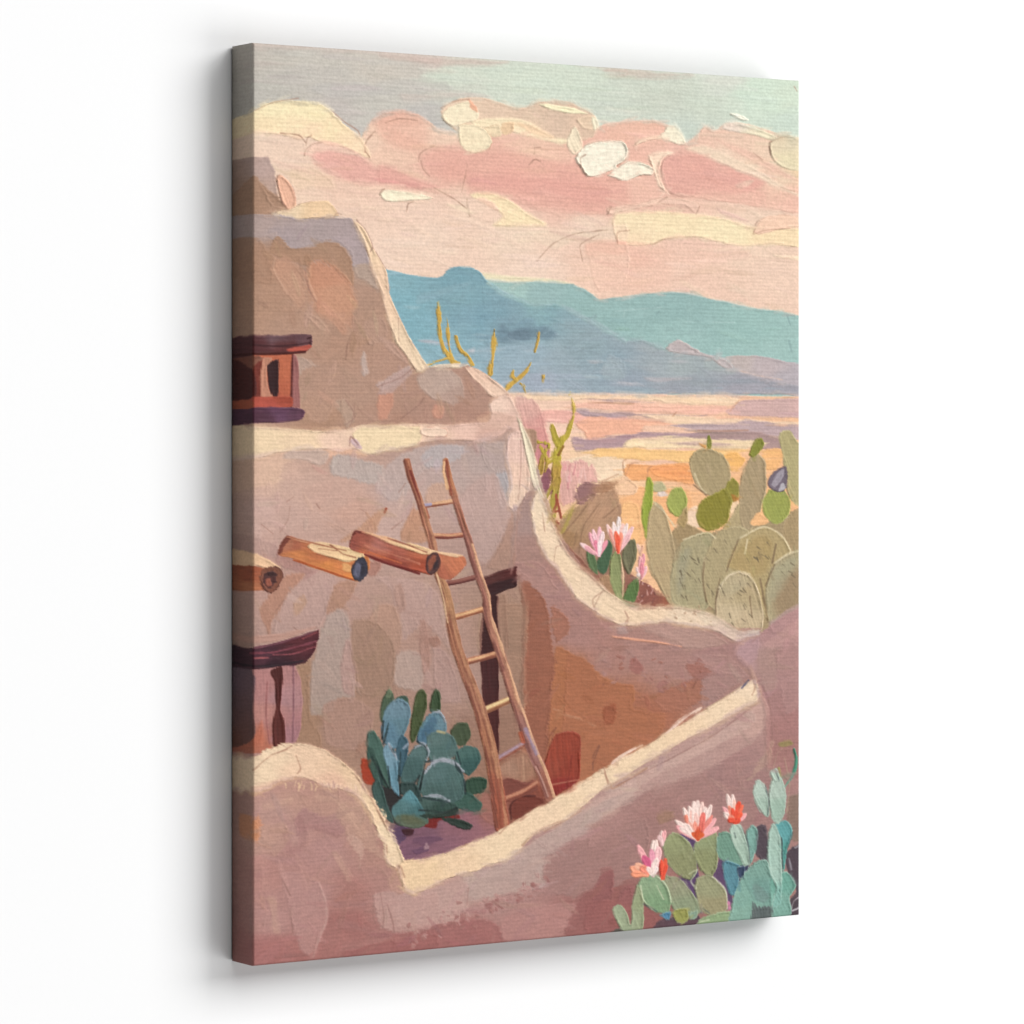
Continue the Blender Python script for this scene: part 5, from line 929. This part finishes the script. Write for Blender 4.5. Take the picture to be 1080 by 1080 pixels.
# ------------------------------------------------------------------ meshes
def mesh_obj(name, verts, quads, m, parent=None, col=None, smooth=True):
    me = bpy.data.meshes.new(name)
    me.vertices.add(len(verts)); me.vertices.foreach_set('co', np.asarray(verts, F).ravel())
    nq = len(quads)
    me.loops.add(nq*4); me.loops.foreach_set('vertex_index', np.asarray(quads, np.int32).ravel())
    me.polygons.add(nq); me.polygons.foreach_set('loop_start', np.arange(0, nq*4, 4, dtype=np.int32))
    me.update(calc_edges=True)
    me.polygons.foreach_set('use_smooth', np.full(nq, smooth, bool))
    if col is not None:
        at = me.color_attributes.new('paint', 'FLOAT_COLOR', 'POINT')
        at.data.foreach_set('color', np.column_stack([col, np.ones(len(col), F)]).astype(F).ravel())
    me.materials.append(m); me.validate()
    o = bpy.data.objects.new(name, me); COL.objects.link(o)
    if parent: o.parent = parent
    return o
def box_quads(x0, x1, y0, y1, z0, z1):
    v = [(x, y, z) for z in (z0, z1) for y in (y0, y1) for x in (x0, x1)]
    return v, [(0, 2, 3, 1), (4, 5, 7, 6), (0, 1, 5, 4), (2, 6, 7, 3), (0, 4, 6, 2), (1, 3, 7, 5)]

# wall
v, q = box_quads(-3.2, 3.2, 0.0, .12, -2.2, 2.6)
wall = mesh_obj('wall', v, q, M_WALL, smooth=False); wall['kind'] = 'structure'; wall['label'] = 'plain white wall behind the canvas'

root = bpy.data.objects.new('canvas_picture', None); COL.objects.link(root)
root.location = (0, 0, 0); root.empty_display_size = .1
root['label'] = 'stretched canvas painting of a pink adobe courtyard with ladder and cacti, on a white wall'
root['category'] = 'canvas painting'

# canvas centre at the origin in x and z
RB = .001
X = (uu - .5)*WID; Z = (.5 - vv)*HGT
dist = np.minimum(np.minimum(np.maximum(uu, 0)*WID, (1-uu)*WID), np.minimum(vv*HGT, (1-vv)*HGT))
rd = np.clip(RB - dist, 0, RB)
drop = RB - np.sqrt(RB*RB - rd*rd)
fade = np.clip(dist/.004, 0, 1)
Yv = YF + drop - HT*fade*.0008
VERT = np.stack([X, Yv, Z], -1).reshape(-1, 3).astype(F)
CV = ALB.reshape(-1, 3)
jj, ii = np.meshgrid(np.arange(NY-1), np.arange(NL, NX-1), indexing='ij')
a0 = (jj*NX + ii)
QU = np.stack([a0, a0 + NX, a0 + NX + 1, a0 + 1], -1).reshape(-1, 4)
FID = ID[:-1, NL:-1].reshape(-1)

# linen sheet behind the paint film
ins = .004
v, q = box_quads(-WID/2 + ins, WID/2 - ins, YF + .0025, YF + .004, -HGT/2 + ins, HGT/2 - ins)
painting = mesh_obj('painting', v, q, M_CLOTH, root, smooth=False)
for k, (nm, lb) in enumerate(ELEMS):
    qs = QU[FID == k]
    if not len(qs): continue
    us, inv = np.unique(qs.ravel(), return_inverse=True)
    o = mesh_obj(nm, VERT[us], inv.reshape(-1, 4), M_FRONT, painting, CV[us])
    if lb: o['label'] = lb

# wrapped edges: the picture runs on round the bars, mirrored, and is folded under at the back
def edge_strip(side):
    nd = 24
    ys = np.concatenate([[YF + RB], np.linspace(YF + RB, -GAP, nd)[1:]])
    dep = (ys - YF)
    if side in 'LR':
        idx = np.arange(NY); n = NY
        cols = (dep/WID*(NX-NL-1)).astype(int)
        cc = ALB[:, np.maximum(NL-cols, 0)] if side == 'L' else ALB[:, NX-1-cols]
        xs = np.full((n, len(ys)), -WID/2 if side == 'L' else WID/2); zs = np.repeat(Z[:, :1], len(ys), 1)
    else:
        n = NX - NL; rows = np.clip((dep/HGT*(NY-1)).astype(int), 0, NY-1)
        cc = (ALB[rows, NL:] if side == 'T' else ALB[NY-1-rows, NL:]).transpose(1, 0, 2)
        zs = np.full((n, len(ys)), HGT/2 if side == 'T' else -HGT/2); xs = np.repeat(X[:1, NL:].T, len(ys), 1)
    vs = np.stack([xs, np.broadcast_to(ys, xs.shape), zs], -1).reshape(-1, 3)
    m = len(ys)
    j, i = np.meshgrid(np.arange(n-1), np.arange(m-1), indexing='ij')
    a = j*m + i
    f = np.stack([a, a+1, a+m+1, a+m], -1).reshape(-1, 4)
    if side in 'RB': f = f[:, ::-1]
    if side in 'TB': f = f[:, ::-1]
    return vs, f, cc.reshape(-1, 3)
vs, fs, cs, off = [], [], [], 0
for s in 'LRTB':
    a, f, c = edge_strip(s)
    if s == 'B': f = f
    vs.append(a); fs.append(f + off); cs.append(c); off += len(a)
edge = mesh_obj('canvas_edge', np.concatenate(vs), np.concatenate(fs), M_EDGE, root, np.concatenate(cs), smooth=False)
edge['label'] = 'side of the canvas wrapped round its bars, carrying on the picture'

# ------------------------------------------------------------------ camera
FPX = 3778.0
ANG = math.atan2(404, 608.4)
Z0 = FPX*HGT/974.0
fw = np.array([math.sin(ANG), math.cos(ANG)]); rt = np.array([math.cos(ANG), -math.sin(ANG)])
x0 = (267 - 540)/FPX*Z0
pl = np.array([-WID/2, YF])
cp = pl - x0*rt - Z0*fw
top = (459.5 - 45)/FPX*Z0          # the canvas top is this far above the eye
cam = bpy.data.cameras.new('camera'); co = bpy.data.objects.new('camera', cam); COL.objects.link(co)
co.location = (cp[0], cp[1], HGT/2 - top); co.rotation_euler = (math.pi/2, 0, -ANG)
cam.sensor_fit = 'HORIZONTAL'; cam.sensor_width = 36; cam.lens = FPX/1080*36
cam.shift_y = -(540 - 459.5)/1080; cam.clip_start = .05; cam.clip_end = 60
sc.camera = co

# ------------------------------------------------------------------ light: four softboxes, placed and weighted to shape the shadow round the canvas
def area(name, loc, target, sx, sy, power, col=(1, 1, 1)):
    d = bpy.data.lights.new(name, 'AREA'); d.shape = 'RECTANGLE'; d.size = sx; d.size_y = sy; d.energy = power; d.color = col
    o = bpy.data.objects.new(name, d); COL.objects.link(o); o.location = loc
    dx, dy, dz = [t - a for t, a in zip(target, loc)]
    o.rotation_euler = (math.acos(-dz/math.sqrt(dx*dx + dy*dy + dz*dz)), 0, math.atan2(dy, dx) - math.pi/2)
    return o
D = 30.0
def softbox(name, tx0, tx1, tz0, tz1, lux):
    """a soft box parallel to the wall, D metres out, sized by the tangents under which the canvas sees it"""
    gx, gz = np.meshgrid(np.linspace(tx0, tx1, 40), np.linspace(tz0, tz1, 40))
    wgt = ((1 + gx**2 + gz**2)**-2).mean()
    area(name, ((tx0+tx1)/2*D, -D, (tz0+tz1)/2*D), ((tx0+tx1)/2*D, 0, (tz0+tz1)/2*D), (tx1-tx0)*D, (tz1-tz0)*D, lux*math.pi*D*D/wgt)
LUX = 4.83
softbox('softbox_upper_right', .5, 2.1, .33, 1.45, .445*LUX)
softbox('softbox_upper_middle', -.35, .5, .33, 1.45, .225*LUX)
softbox('softbox_lower_right', .5, 2.1, -1.05, -.2, .215*LUX)
softbox('softbox_lower_middle', -.35, .5, -1.05, -.2, .115*LUX)
w = bpy.data.worlds.new('World'); sc.world = w; w.use_nodes = True
w.node_tree.nodes['Background'].inputs[0].default_value = (1, 1, 1, 1)
w.node_tree.nodes['Background'].inputs[1].default_value = .01
sc.view_settings.view_transform = 'Standard'; sc.view_settings.look = 'None'
sc.view_settings.exposure = 0; sc.view_settings.gamma = 1; sc.view_settings.use_curve_mapping = False
